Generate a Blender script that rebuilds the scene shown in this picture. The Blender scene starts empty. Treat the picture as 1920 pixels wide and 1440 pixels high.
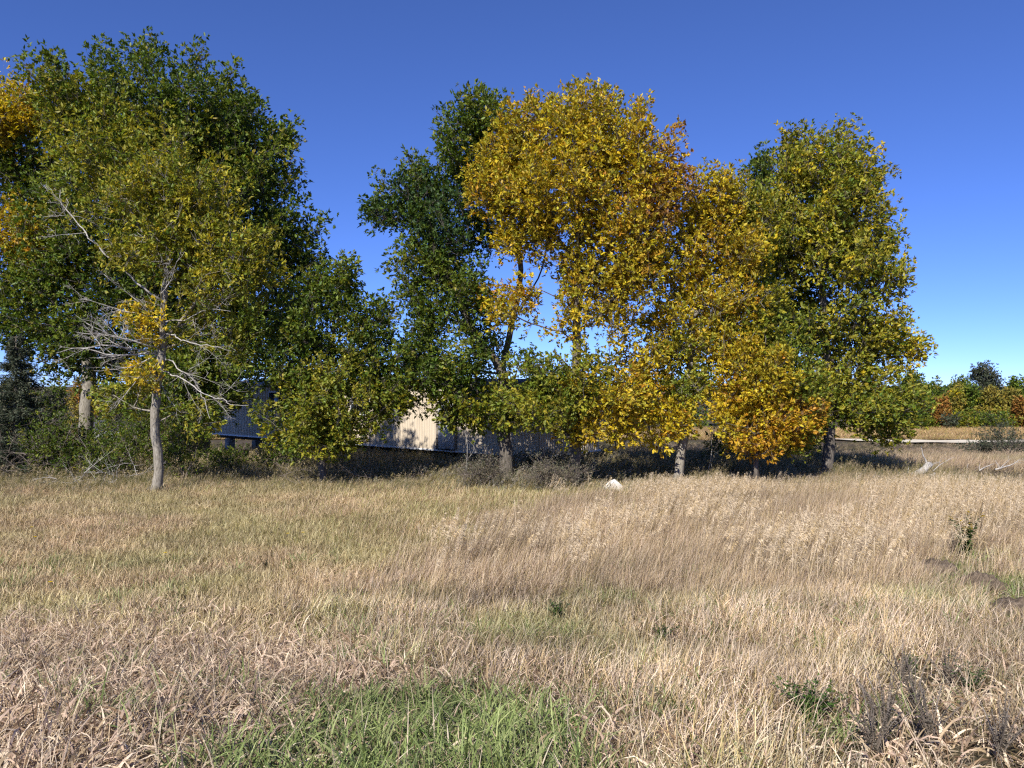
import bpy, math, random
import numpy as np
from mathutils import Vector

# ------------------------------------------------------------------ camera, sky, sun, exposure
SC = bpy.context.scene
COL = SC.collection
F, HOR, EYE = 1450.0, 718.0, 3.35          # lens in photo pixels, horizon row, eye height over the tree belt

cam_d = bpy.data.cameras.new('camera')
cam = bpy.data.objects.new('camera', cam_d)
COL.objects.link(cam)
cam.location = (0, 0, EYE)
cam.rotation_euler = (math.radians(90.08), 0, 0)
cam_d.sensor_width = 36.0
cam_d.lens = 36.0 * F / 1920.0
cam_d.clip_start, cam_d.clip_end = 0.1, 6000
SC.camera = cam

SUN_AZ, SUN_EL = math.radians(24), math.radians(38)      # behind the camera, to its left
sun_dir = Vector((-math.sin(SUN_AZ) * math.cos(SUN_EL), -math.cos(SUN_AZ) * math.cos(SUN_EL), math.sin(SUN_EL)))
world = bpy.data.worlds.new('World')
SC.world = world
world.use_nodes = True
wn = world.node_tree
bg = wn.nodes['Background']
sky = wn.nodes.new('ShaderNodeTexSky')
sky.sky_type = 'NISHITA'
sky.sun_disc = False
sky.sun_elevation = SUN_EL
sky.sun_rotation = math.pi + SUN_AZ
sky.altitude = 0
sky.air_density = 0.5
sky.dust_density = 0.0
sky.ozone_density = 10.0
hs = wn.nodes.new('ShaderNodeMix')                      # one even colour grade over the whole sky
hs.data_type, hs.blend_type = 'RGBA', 'MULTIPLY'
hs.inputs[0].default_value = 1.0
hs.inputs[7].default_value = (.94, .95, 1.32, 1)
gm = wn.nodes.new('ShaderNodeGamma')
gm.inputs[1].default_value = 0.9
wn.links.new(sky.outputs[0], hs.inputs[6])
wn.links.new(hs.outputs[2], gm.inputs[0])
wn.links.new(gm.outputs[0], bg.inputs[0])
bg.inputs[1].default_value = 0.13
sun_d = bpy.data.lights.new('sun', 'SUN')
sun_d.energy = 5.0
sun_d.angle = math.radians(0.5)
sun_d.color = (1.0, 0.95, 0.87)
sun = bpy.data.objects.new('sun', sun_d)
COL.objects.link(sun)
sun.rotation_euler = sun_dir.to_track_quat('Z', 'Y').to_euler()
sun.location = (-20, -30, 40)

SC.view_settings.view_transform = 'Standard'
SC.view_settings.look = 'None'
SC.view_settings.gamma = 1.0
SC.view_settings.use_curve_mapping = False
SC.view_settings.exposure = 0.45
SC.render.engine = 'CYCLES'
SC.cycles.max_bounces = 5
SC.cycles.diffuse_bounces = 3
SC.cycles.glossy_bounces = 2
SC.cycles.transmission_bounces = 4
SC.cycles.transparent_max_bounces = 6
SC.cycles.use_denoising = False
SC.cycles.filter_width = 1.25

# ------------------------------------------------------------------ helpers
def at(px, py, d):
    return np.array([(px - 960.0) / F * d, d, EYE + (HOR - py) / F * d])

def _hash(xi, yi, seed):
    with np.errstate(over='ignore'):
        h = (xi.astype(np.int64) * 374761393 + yi.astype(np.int64) * 668265263 + seed * 982451653) & 0xffffffff
        h = ((h ^ (h >> 13)) * 1274126177) & 0xffffffff
        h = h ^ (h >> 16)
    return (h & 0xffffff) / float(0xffffff)

def vnoise(x, y, s, seed=0):
    x = np.asarray(x, float) / s; y = np.asarray(y, float) / s
    xi = np.floor(x); yi = np.floor(y)
    fx = x - xi; fy = y - yi
    fx = fx * fx * (3 - 2 * fx); fy = fy * fy * (3 - 2 * fy)
    a = _hash(xi, yi, seed); b = _hash(xi + 1, yi, seed)
    c = _hash(xi, yi + 1, seed); d = _hash(xi + 1, yi + 1, seed)
    return (a * (1 - fx) + b * fx) * (1 - fy) + (c * (1 - fx) + d * fx) * fy

def fbm(x, y, s, seed=0):
    return (vnoise(x, y, s, seed) + .5 * vnoise(x, y, s / 2.1, seed + 7) + .25 * vnoise(x, y, s / 4.3, seed + 13)) / 1.75

_ty = np.array([-3000, -6, 0, 2, 4, 7, 11, 15, 20, 26, 33, 45, 53, 56, 61, 75, 130, 220, 6000.])
_tz = np.array([1.9, 1.9, 1.85, 1.74, 1.46, .90, .40, .13, .02, 0, -.08, -.85, -1.18, -.98, -.98, -1.85, -3.7, -4.3, -4.5])
_fy = np.linspace(-40, 260, 3001)
_fz = np.interp(_fy, _ty, _tz)
_k = np.hanning(41); _k /= _k.sum()
_fz = np.convolve(np.pad(_fz, 20, mode='edge'), _k, 'valid')

def gz(x, y):
    x = np.asarray(x, float); y = np.asarray(y, float)
    z = np.where(y > 255, np.interp(y, _ty, _tz), np.interp(y, _fy, _fz))
    amp = np.clip(1 - (y - 60) / 60, 0.0, 1)
    return z + amp * ((fbm(x, y, 2.2, 3) - .5) * .16 + (fbm(x, y, 9., 5) - .5) * .22)

def g1(x, y):
    return float(gz(np.array([x]), np.array([y]))[0])

def make_mesh(name, V, tris=None, quads=None, col=None, smooth=False):
    V = np.asarray(V, np.float32)
    me = bpy.data.meshes.new(name)
    parts, starts, n = [], [], 0
    if quads is not None and len(quads):
        q = np.asarray(quads, np.int32); parts.append(q.ravel()); starts.append(np.arange(len(q)) * 4 + n); n += q.size
    if tris is not None and len(tris):
        t = np.asarray(tris, np.int32); parts.append(t.ravel()); starts.append(np.arange(len(t)) * 3 + n); n += t.size
    loops = np.concatenate(parts); st = np.concatenate(starts).astype(np.int32)
    me.vertices.add(len(V)); me.vertices.foreach_set('co', V.ravel())
    me.loops.add(len(loops)); me.loops.foreach_set('vertex_index', loops)
    me.polygons.add(len(st)); me.polygons.foreach_set('loop_start', st)
    if smooth:
        me.polygons.foreach_set('use_smooth', np.ones(len(st), bool))
    me.update(calc_edges=True)
    if col is not None:
        c = np.ones((len(V), 4), np.float32); c[:, :3] = col
        a = me.color_attributes.new('col', 'FLOAT_COLOR', 'POINT')
        a.data.foreach_set('color', c.ravel())
    return me

def link(name, me, mat=None, parent=None, loc=None, **tags):
    o = bpy.data.objects.new(name, me)
    COL.objects.link(o)
    if mat is not None and me is not None and not me.materials:
        me.materials.append(mat)
    if parent is not None:
        o.parent = parent
    if loc is not None:
        o.location = [float(v) for v in loc]
    for k, v in tags.items():
        if v is not None:
            o[k] = v
    return o

def empty(name, loc, **tags):
    o = link(name, None, loc=loc, **tags)
    o.empty_display_size = 0.2
    return o

class MB:
    """collects verts / quads / tris / colours for one mesh"""
    def __init__(s): s.v, s.q, s.t, s.c, s.n = [], [], [], [], 0
    def add(s, v, q=None, t=None, c=None):
        v = np.asarray(v, float).reshape(-1, 3)
        if q is not None and len(q): s.q.append(np.asarray(q) + s.n)
        if t is not None and len(t): s.t.append(np.asarray(t) + s.n)
        if c is not None:
            s.c.append(np.broadcast_to(np.asarray(c, float), (len(v), 3)))
        s.v.append(v); s.n += len(v)
    def tube(s, P, R, k=6, cap=True, c=None, rough=0, rng=None):
        P = np.asarray(P, float); R = np.asarray(R, float); m = len(P)
        T = np.gradient(P, axis=0); T /= np.linalg.norm(T, axis=1)[:, None] + 1e-9
        ref = np.array([1., 0, 0]) if abs(T[:, 0]).mean() < .7 else np.array([0, 0, 1.])
        U = np.cross(T, ref); U /= np.linalg.norm(U, axis=1)[:, None] + 1e-9
        W = np.cross(T, U)
        a = np.arange(k) * 2 * math.pi / k
        rr = R[:, None] * np.ones((1, k))
        if rough and rng is not None:
            rr = rr * (1 + rough * (rng.random((m, k)) - .5) + rough * .8 * (rng.random((1, k)) - .5))
        V = P[:, None] + rr[:, :, None] * (np.cos(a)[None, :, None] * U[:, None] + np.sin(a)[None, :, None] * W[:, None])
        i = np.arange(m - 1)[:, None] * k; j = np.arange(k)[None]
        q = np.stack([i + j, i + (j + 1) % k, i + k + (j + 1) % k, i + k + j], -1).reshape(-1, 4)
        t = []
        if cap and k > 2:
            t = [(0, x + 1, x) for x in range(1, k - 1)] + [((m - 1) * k, (m - 1) * k + x, (m - 1) * k + x + 1) for x in range(1, k - 1)]
        s.add(V.reshape(-1, 3), q, np.array(t) if len(t) else None, c)
    def box(s, lo, hi, c=None):
        x0, y0, z0 = lo; x1, y1, z1 = hi
        v = [(x0, y0, z0), (x1, y0, z0), (x1, y1, z0), (x0, y1, z0), (x0, y0, z1), (x1, y0, z1), (x1, y1, z1), (x0, y1, z1)]
        q = [(0, 3, 2, 1), (4, 5, 6, 7), (0, 1, 5, 4), (1, 2, 6, 5), (2, 3, 7, 6), (3, 0, 4, 7)]
        s.add(v, q, None, c)
    def mesh(s, name, smooth=False):
        return make_mesh(name, np.concatenate(s.v), np.concatenate(s.t) if s.t else None, np.concatenate(s.q) if s.q else None,
                         np.concatenate(s.c) if s.c else None, smooth)

# ------------------------------------------------------------------ materials
def new_mat(name):
    m = bpy.data.materials.new(name); m.use_nodes = True
    nt = m.node_tree
    return m, nt, nt.nodes['Principled BSDF'], nt.nodes['Material Output']

def N(nt, typ, **kw):
    n = nt.nodes.new(typ)
    for k, v in kw.items():
        if hasattr(n, k): setattr(n, k, v)
    return n

def leaf_mat(name, transl=.35, rough=.45, spec=.35, tint=False, warm=(1.15, 1.1, .55)):
    m, nt, p, out = new_mat(name)
    a = N(nt, 'ShaderNodeAttribute', attribute_name='col')
    c = a.outputs['Color']
    if tint:
        b = N(nt, 'ShaderNodeAttribute', attribute_name='tint'); b.attribute_type = 'INSTANCER'
        mx = N(nt, 'ShaderNodeMix', data_type='RGBA', blend_type='MULTIPLY'); mx.inputs[0].default_value = 1
        nt.links.new(c, mx.inputs[6]); nt.links.new(b.outputs['Color'], mx.inputs[7]); c = mx.outputs[2]
    nt.links.new(c, p.inputs['Base Color'])
    p.inputs['Roughness'].default_value = rough
    p.inputs['Specular IOR Level'].default_value = spec
    tr = N(nt, 'ShaderNodeBsdfTranslucent')
    w = N(nt, 'ShaderNodeMix', data_type='RGBA', blend_type='MULTIPLY'); w.inputs[0].default_value = 1
    nt.links.new(c, w.inputs[6]); w.inputs[7].default_value = (*warm, 1)
    nt.links.new(w.outputs[2], tr.inputs[0])
    ms = N(nt, 'ShaderNodeMixShader'); ms.inputs[0].default_value = transl
    nt.links.new(p.outputs[0], ms.inputs[1]); nt.links.new(tr.outputs[0], ms.inputs[2])
    nt.links.new(ms.outputs[0], out.inputs[0])
    return m

def noise_mat(name, cols, scale=(6, 6, 6), rough=.9, bump=.3, dist=.02, detail=6, spec=.2, metallic=0, stops=None):
    """colour ramp over stretched object-space noise, with the same noise as relief"""
    m, nt, p, out = new_mat(name)
    tc = N(nt, 'ShaderNodeTexCoord'); mp = N(nt, 'ShaderNodeMapping')
    mp.inputs['Scale'].default_value = scale
    nt.links.new(tc.outputs['Object'], mp.inputs['Vector'])
    no = N(nt, 'ShaderNodeTexNoise'); no.inputs['Scale'].default_value = 1; no.inputs['Detail'].default_value = detail
    no.inputs['Roughness'].default_value = .65
    nt.links.new(mp.outputs[0], no.inputs['Vector'])
    cr = N(nt, 'ShaderNodeValToRGB'); e = cr.color_ramp.elements
    stops = stops or list(np.linspace(.3, .72, len(cols)))
    while len(e) < len(cols): e.new(.5)
    for i, c in enumerate(cols):
        e[i].position = stops[i]; e[i].color = (*c, 1)
    nt.links.new(no.outputs['Fac'], cr.inputs[0]); nt.links.new(cr.outputs[0], p.inputs['Base Color'])
    p.inputs['Roughness'].default_value = rough
    p.inputs['Specular IOR Level'].default_value = spec
    p.inputs['Metallic'].default_value = metallic
    if bump:
        b = N(nt, 'ShaderNodeBump'); b.inputs['Strength'].default_value = bump; b.inputs['Distance'].default_value = dist
        nt.links.new(no.outputs['Fac'], b.inputs['Height']); nt.links.new(b.outputs[0], p.inputs['Normal'])
    return m

M_LEAF = leaf_mat('leaf', .36, .45, .28)
M_NEEDLE = leaf_mat('needle', .1, .6, .2, warm=(1, 1, .8))
M_FAR = leaf_mat('far_leaf', .2, .6, .2, warm=(1, 1, .7))
M_GRASS = leaf_mat('grass', .16, .55, .3, tint=True, warm=(1.05, 1.0, .8))
M_BARK = noise_mat('bark', [(.05, .042, .034), (.14, .12, .098), (.27, .24, .2)], (22, 22, 5), .95, .9, .03)
M_PALEBARK = noise_mat('pale_bark', [(.11, .095, .075), (.27, .24, .19), (.42, .385, .32)], (26, 26, 7), .95, .8, .02)
M_DEAD = noise_mat('weathered_wood', [(.22, .2, .175), (.42, .39, .35), (.6, .57, .52)], (14, 14, 5), .9, .5, .012)
M_BRUSH = noise_mat('brush_wood', [(.07, .055, .045), (.17, .14, .115), (.3, .26, .22)], (14, 14, 5), .9, .4, .01)
M_STONE = noise_mat('pale_stone', [(.42, .40, .35), (.66, .64, .58), (.80, .79, .74)], (9, 9, 9), .9, .7, .02)
M_DIRT = noise_mat('bare_dirt', [(.06, .045, .032), (.14, .105, .075), (.23, .18, .13)], (18, 18, 18), 1, 1, .03)
M_SIDING = noise_mat('siding', [(.47, .40, .30), (.58, .49, .37), (.62, .53, .41)], (2.5, 2.5, .6), .55, .03, .004, spec=.4)
M_TRIM = noise_mat('trim', [(.30, .25, .2), (.42, .36, .3), (.5, .44, .37)], (5, 5, 2), .55, .04, .004, spec=.4)
M_ROOF = noise_mat('roof', [(.055, .05, .05), (.09, .085, .083), (.14, .13, .125)], (2, 2, 2), .6, .1, .01, spec=.3)
M_DARK = noise_mat('underside', [(.02, .018, .016), (.04, .035, .03), (.06, .05, .045)], (6, 6, 6), .9, .2, .01)
M_WHITE = noise_mat('white_paint', [(.62, .63, .62), (.74, .75, .75), (.8, .8, .8)], (3, 3, 1), .6, .05, .004)
M_BLOCK = noise_mat('concrete_block', [(.22, .21, .2), (.34, .33, .31), (.42, .41, .39)], (12, 12, 12), .95, .5, .01)
M_ROAD = noise_mat('gravel', [(.56, .49, .36), (.68, .60, .45), (.74, .67, .52)], (1.5, 1.5, 1.5), .95, .5, .02)
M_FIELD = noise_mat('stubble', [(.16, .105, .055), (.30, .20, .10), (.40, .30, .14)], (.05, .12, .1), 1, .4, .08)

def glass_mat():
    m, nt, p, out = new_mat('glass')
    no = N(nt, 'ShaderNodeTexNoise'); no.inputs['Scale'].default_value = 2
    cr = N(nt, 'ShaderNodeValToRGB')
    cr.color_ramp.elements[0].color = (.012, .016, .02, 1); cr.color_ramp.elements[1].color = (.04, .05, .06, 1)
    nt.links.new(no.outputs['Fac'], cr.inputs[0]); nt.links.new(cr.outputs[0], p.inputs['Base Color'])
    p.inputs['Roughness'].default_value = .06; p.inputs['Specular IOR Level'].default_value = .8
    return m
M_GLASS = glass_mat()

def ground_mat():
    m, nt, p, out = new_mat('ground')
    tc = N(nt, 'ShaderNodeTexCoord')
    def noise(s, det=5):
        n = N(nt, 'ShaderNodeTexNoise'); n.inputs['Scale'].default_value = s; n.inputs['Detail'].default_value = det
        nt.links.new(tc.outputs['Object'], n.inputs['Vector']); return n
    def ramp(n, cols, pos):
        r = N(nt, 'ShaderNodeValToRGB'); e = r.color_ramp.elements
        while len(e) < len(cols): e.new(.5)
        for i, c in enumerate(cols): e[i].position = pos[i]; e[i].color = (*c, 1)
        nt.links.new(n.outputs['Fac'], r.inputs[0]); return r
    fine = noise(26, 8); big = noise(.35, 4)
    a = ramp(fine, [(.03, .023, .017), (.085, .065, .043), (.18, .14, .095)], [.32, .5, .7])
    b = ramp(fine, [(.028, .024, .013), (.08, .07, .032), (.16, .13, .065)], [.32, .5, .7])
    mx = N(nt, 'ShaderNodeMix', data_type='RGBA')
    r = ramp(big, [(0, 0, 0), (1, 1, 1)], [.42, .6])
    nt.links.new(r.outputs[0], mx.inputs[0]); nt.links.new(a.outputs[0], mx.inputs[6]); nt.links.new(b.outputs[0], mx.inputs[7])
    nt.links.new(mx.outputs[2], p.inputs['Base Color'])
    p.inputs['Roughness'].default_value = 1; p.inputs['Specular IOR Level'].default_value = .1
    bp = N(nt, 'ShaderNodeBump'); bp.inputs['Strength'].default_value = .8; bp.inputs['Distance'].default_value = .04
    nt.links.new(fine.outputs['Fac'], bp.inputs['Height']); nt.links.new(bp.outputs[0], p.inputs['Normal'])
    return m
M_GROUND = ground_mat()

# ------------------------------------------------------------------ the land
def sheet(name, xs, ys, mat, lift=0.0, warp=None, **tags):
    X, Y = np.meshgrid(xs, ys)
    if warp is not None: X, Y = warp(X, Y)
    Z = gz(X, Y) + lift
    nx, ny = len(xs), len(ys)
    V = np.stack([X, Y, Z], -1).reshape(-1, 3)
    i = (np.arange(ny - 1)[:, None] * nx + np.arange(nx - 1)[None]).ravel()
    q = np.stack([i, i + 1, i + nx + 1, i + nx], -1)
    return link(name, make_mesh(name, V, None, q, None, True), mat, **tags)

def graded(lo, hi, core, step, growth=1.18):
    v = list(np.arange(-core, core + 1e-6, step)); s = step
    while v[-1] < hi: s *= growth; v.append(v[-1] + s)
    s = step
    while v[0] > lo: s *= growth; v.insert(0, v[0] - s)
    return np.array(v)
gxs = graded(-3500, 3500, 26, .4)
gys = graded(-3500, 4500, 40, .4) 
sheet('ground', gxs, gys, M_GROUND, kind='structure', label='uneven ground under dry autumn grass', category='ground')
sheet('field', np.linspace(-260, 260, 60), np.linspace(63, 122, 40), M_FIELD, .06, kind='structure',
      label='golden brown stubble field before the far trees', category='field')
sheet('gravel_road', np.linspace(14, 260, 200), np.linspace(57.0, 60.2, 6), M_ROAD, .12,
      warp=lambda X, Y: (X, Y + np.clip(30 - X, 0, 99) ** 2 * .16), kind='structure', label='pale gravel track crossing the grassland', category='road')

# ------------------------------------------------------------------ trees
G_DK, G_MD, G_LT = (.055, .092, .014), (.11, .162, .020), (.20, .24, .03)
OLIVE, YG, YEL = (.28, .255, .032), (.42, .375, .034), (.68, .52, .03)
ORG, BRN, GOLD = (.52, .28, .028), (.31, .175, .06), (.49, .36, .03)
BLUEG = (.050, .095, .035)
PAL = {
    'green':  [(G_DK, .30), (G_MD, .42), (G_LT, .22), (OLIVE, .06)],
    'ygreen': [(G_MD, .22), (G_LT, .38), (OLIVE, .25), (YG, .15)],
    'olive':  [(G_MD, .12), (G_LT, .22), (OLIVE, .38), (YG, .24), (YEL, .04)],
    'yellow': [(YG, .22), (YEL, .42), (GOLD, .30), (ORG, .06)],
    'gold':   [(OLIVE, .16), (YG, .24), (GOLD, .36), (YEL, .16), (ORG, .08)],
    'orange': [(GOLD, .30), (ORG, .38), (YEL, .22), (BRN, .10)],
    'brown':  [(GOLD, .22), (ORG, .26), (BRN, .42), (YEL, .10)],
    'bluegreen': [(BLUEG, .5), (G_MD, .3), (G_DK, .2)],
    'red':    [(BRN, .6), ((.16, .06, .04), .25), (G_DK, .15)],
    'weed':   [((.24, .205, .15), .5), ((.17, .16, .10), .35), ((.13, .15, .08), .15)],
    'dull':   [((.27, .225, .04), .5), ((.18, .17, .04), .3), ((.36, .27, .04), .2)],
    'rust':   [((.33, .155, .035), .6), ((.26, .18, .04), .4)],
    'grey':   [((.10, .115, .075), .6), ((.075, .09, .045), .3), ((.15, .15, .10), .1)],
}

def leaves_mesh(name, C, A, Nn, L, W, col):
    """folded diamond leaves: centre of base C, axis A, normal Nn"""
    S = np.cross(A, Nn); S /= np.linalg.norm(S, axis=1)[:, None] + 1e-9
    Nn = np.cross(S, A)
    n = len(C)
    L = L[:, None]; W = W[:, None]
    mid = C + A * L * .45 + Nn * W * .22
    V = np.stack([C, mid + S * W * .5, C + A * L - Nn * L * .08, mid - S * W * .5], 1).reshape(-1, 3)
    b = np.arange(n) * 4
    t = np.concatenate([np.stack([b, b + 1, b + 2], 1), np.stack([b, b + 2, b + 3], 1)])
    return make_mesh(name, V, t, None, np.repeat(col, 4, axis=0))

def unit(v):
    return v / (np.linalg.norm(v, axis=-1, keepdims=True) + 1e-9)

def pick_cols(rng, pal, n):
    cs = np.array([c for c, w in PAL[pal]]); w = np.array([w for c, w in PAL[pal]]); w = w / w.sum()
    return cs[rng.choice(len(cs), n, p=w)]

def spline(pts, step):
    pts = np.asarray(pts, float)
    P = np.vstack([2 * pts[0] - pts[1], pts, 2 * pts[-1] - pts[-2]])
    out = []
    for i in range(1, len(P) - 2):
        a, b, c, d = P[i - 1], P[i], P[i + 1], P[i + 2]
        m = max(2, int(np.linalg.norm(c - b) / step))
        t = np.linspace(0, 1, m, endpoint=False)[:, None]
        out.append(.5 * ((2 * b) + (c - a) * t + (2 * a - 5 * b + 4 * c - d) * t ** 2 + (-a + 3 * b - 3 * c + d) * t ** 3))
    out.append(pts[-1:])
    return np.vstack(out)

def build_tree(name, seed, depth, trunks, r0, lobes, label, category='tree', group=None, leaf=(.15, .075), tufts=17, per=5,
               clear=1.6, bark=None, lean=(0, 0, 0), sig=.24, droop=.0, leafmat=None, twig_every=3, pad=1.05, rtip=.006, upb=.55, dens=1.65):
    """trunks: polylines (px, py, depth offset) from the base up; lobes: (px, py, rx, ry, depth off, depth radius m, tips, palette)"""
    rng = np.random.default_rng(seed)
    T0 = [at(p[0], p[1], depth + (p[2] if len(p) > 2 else 0)) for p in trunks[0]]
    base = T0[0].copy(); base[2] = g1(base[0], base[1]) - .05
    T0[0] = base
    pos, par = [], []
    tr_last = []
    for ti, tp in enumerate(trunks):
        pts = T0 if ti == 0 else [at(p[0], p[1], depth + (p[2] if len(p) > 2 else 0)) for p in tp]
        S = spline(pts, .35)
        S[1:-1, :2] += rng.normal(0, .018, (len(S) - 2, 2))
        if ti == 0:
            prev = -1
        else:
            P = np.array(pos); prev = int(np.argmin(np.linalg.norm(P - S[0], axis=1))); S = S[1:]
        for s in S:
            pos.append(s); par.append(prev); prev = len(pos) - 1
    ntr = len(pos)
    # crown tips
    tips, pal, axis_up = [], [], []
    for lb in lobes:
        cx, cy, rx, ry, dd, rd, n, pl = lb
        d = depth + dd
        c = at(cx, cy, d); R = np.array([rx / F * d, rd, ry / F * d])
        n = int(n * dens)
        u = unit(rng.normal(size=(n * 3, 3))); r = rng.random(n * 3) ** .42
        p = c + u * r[:, None] * R * pad
        if n >= 12:                                        # boughs: most shoots gather round a few centres, leaving gaps between
            kk = max(3, int(n / 8))
            sc = unit(rng.normal(size=(kk, 3))) * rng.uniform(.35, .92, (kk, 1))
            w_ = sc[rng.integers(0, kk, n * 3)] + rng.normal(0, .17, (n * 3, 3))
            pick = rng.random(n * 3) < .5
            p[pick] = (c + w_ * R * pad)[pick]
        keep = []
        md = (R.prod() / n) ** (1 / 3) * .5
        for q in p:
            if len(keep) >= n: break
            if not keep or np.min(np.linalg.norm(np.array(keep) - q, axis=1)) > md: keep.append(q)
        for q in keep: tips.append(q); pal.append(pl)
    tips = np.array(tips); pal = np.array(pal)
    zc = base[2] + clear
    gtip = gz(tips[:, 0], tips[:, 1]) + .55
    tips[:, 2] = np.maximum(tips[:, 2], gtip)
    TP = np.array(pos)
    dtr = np.array([np.min(np.linalg.norm(TP - q, axis=1)) for q in tips])
    order = np.argsort(dtr + rng.normal(0, .3, len(tips)))
    cap = 60000
    P = np.zeros((cap, 3)); PL = np.zeros(cap)
    P[:ntr] = TP
    for i in range(1, ntr): PL[i] = PL[par[i]] + np.linalg.norm(P[i] - P[par[i]])
    ok = P[:, 2] > zc
    ok[ntr:] = False
    if not ok[:ntr].any(): ok[ntr - 1] = True
    n = ntr
    tipnode = {}
    for ti in order:
        q = tips[ti]
        D = q - P[:n]; dist = np.linalg.norm(D, axis=1); hd = np.hypot(D[:, 0], D[:, 1])
        cost = dist + .18 * PL[:n] + 1.3 * np.maximum(0, P[:n, 2] + (.25 - droop) * hd - q[2]) + np.where(ok[:n], 0, 1e6)
        b = int(np.argmin(cost)); dv = q - P[b]; L = np.linalg.norm(dv)
        m = max(1, int(math.ceil(L / .4)))
        ctl = P[b] + dv * .5 + np.array([0, 0, -.07 * L * rng.random() + droop * .3 * L]) + rng.normal(0, .07 * L, 3)
        prev = b
        for k in range(1, m + 1):
            t = k / m
            pt = (1 - t) ** 2 * P[b] + 2 * t * (1 - t) * ctl + t * t * q
            if k < m: pt = pt + rng.normal(0, .025, 3)
            P[n] = pt; par.append(prev); PL[n] = PL[prev] + L / m; ok[n] = True; prev = n; n += 1
        tipnode[ti] = prev
    par = np.array(par); P = P[:n]
    cnt = np.zeros(n)
    for v in tipnode.values(): cnt[v] += 1
    cnt[ntr - 1] += 1
    for i in range(n - 1, 0, -1):
        cnt[par[i]] += max(cnt[i], .0)
    cnt = np.maximum(cnt, 1)
    e = math.log(r0 / rtip) / math.log(max(cnt[0], 2))
    rad = rtip * cnt ** e
    # trunk taper and root flare
    h = (P[:ntr, 2] - base[2])
    hmax = max(h.max(), .1)
    rad[:ntr] = np.maximum(rad[:ntr] * (1 - .25 * np.clip(h / hmax, 0, 1)), .012)
    rad[:ntr] *= 1 + .45 * np.exp(-np.clip(h, 0, 9) / .22)
    # chains
    kids = [[] for _ in range(n)]
    for i in range(1, n):
        if par[i] >= 0: kids[par[i]].append(i)
    wood = MB(); stack = [0]
    roots = [0]
    while roots:
        s = roots.pop()
        ch = [s] if par[s] < 0 else [par[s], s]
        cur = s
        while kids[cur]:
            ks = sorted(kids[cur], key=lambda x: (-(x < ntr), -rad[x]))
            for x in ks[1:]: roots.append(x)
            cur = ks[0]; ch.append(cur)
        R = rad[ch].copy()
        if par[s] >= 0: R[0] = min(R[0], R[1] * 1.25)
        rm = R.max()
        k = 14 if rm > .1 else 7 if rm > .04 else 4 if rm > .015 else 3
        wood.tube(P[ch] - base, R, k, cap=rm > .05, rough=.16 if rm > .08 else 0, rng=rng)
    # tufts of leaves on short twigs
    nt_ = len(tips)
    node = np.array([tipnode[i] for i in range(nt_)])
    dirn = unit(P[node] - P[par[node]])
    cen = base + np.array([0, 0, hmax * .45])
    outw = unit(P[node] - cen)
    shoot = unit(dirn * .5 + outw * .55 + np.array([0, 0, upb]) + np.array(lean))
    rep = np.repeat(np.arange(nt_), tufts)
    K = len(rep)
    t = rng.uniform(-.75, .75, K)
    off = shoot[rep] * (t * sig * 2.1)[:, None] + np.clip(rng.normal(0, 1, (K, 3)), -1.5, 1.5) * (sig * .92 * (1 - .45 * np.clip(t, 0, 1)))[:, None]
    tc = P[node][rep] + off
    tax = unit(shoot[rep] * .8 + unit(off) * .7 + rng.normal(0, .35, (K, 3)) + np.array(lean) * .8)
    palK = pal[rep]
    tcol = np.zeros((K, 3))
    for pl in np.unique(palK):
        mk = palK == pl
        # neighbouring shoots share a colour
        tcx = pick_cols(rng, pl, nt_)[rep[mk]]; loc = pick_cols(rng, pl, mk.sum())
        mix = rng.random((mk.sum(), 1)) * .9
        tcol[mk] = tcx * (1 - mix) + loc * mix
    # twigs
    sel = np.arange(0, K, twig_every)
    a = P[node][rep][sel] - shoot[rep][sel] * .12; b = tc[sel]
    dd_ = unit(b - a); sdx = unit(np.cross(dd_, rng.normal(size=(len(sel), 3)))); sdy = np.cross(dd_, sdx)
    r1, r2 = .006, .003
    ring = [(math.cos(x), math.sin(x)) for x in (0, 2.094, 4.189)]
    V = np.stack([(a if j < 3 else b) + (r1 if j < 3 else r2) * (ring[j % 3][0] * sdx + ring[j % 3][1] * sdy) for j in range(6)], 1) - base
    o = np.arange(len(sel))[:, None] * 6
    q = np.concatenate([o + np.array([[x, (x + 1) % 3, 3 + (x + 1) % 3, 3 + x]]) for x in range(3)])
    wood.add(V.reshape(-1, 3), q)
    # leaves
    r2_ = np.repeat(np.arange(K), per); n2 = len(r2_)
    ax = unit(tax[r2_] + rng.normal(0, .62, (n2, 3)) + np.array([0, 0, -.12]))
    nrm = unit(rng.normal(0, .75, (n2, 3)) + np.array([0, 0, .75]) + outw[rep][r2_] * .45)
    C = tc[r2_] + rng.normal(0, .03, (n2, 3)) - base
    L = leaf[0] * rng.uniform(.6, 1.25, n2); W = leaf[1] * rng.uniform(.65, 1.25, n2)
    col = tcol[r2_] * rng.uniform(.72, 1.28, (n2, 1)) * (1 + rng.normal(0, .06, (n2, 3)))
    root = empty(name, base, label=label, category=category, group=group)
    link('trunk', wood.mesh('trunk', True), bark or M_BARK, root)  # all wood in one mesh: the trunk with its limbs and twigs
    link('crown', leaves_mesh('crown', C, ax, nrm, L, W, np.clip(col, 0.004, .9)), leafmat or M_LEAF, root)
    return root, P, base

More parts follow.
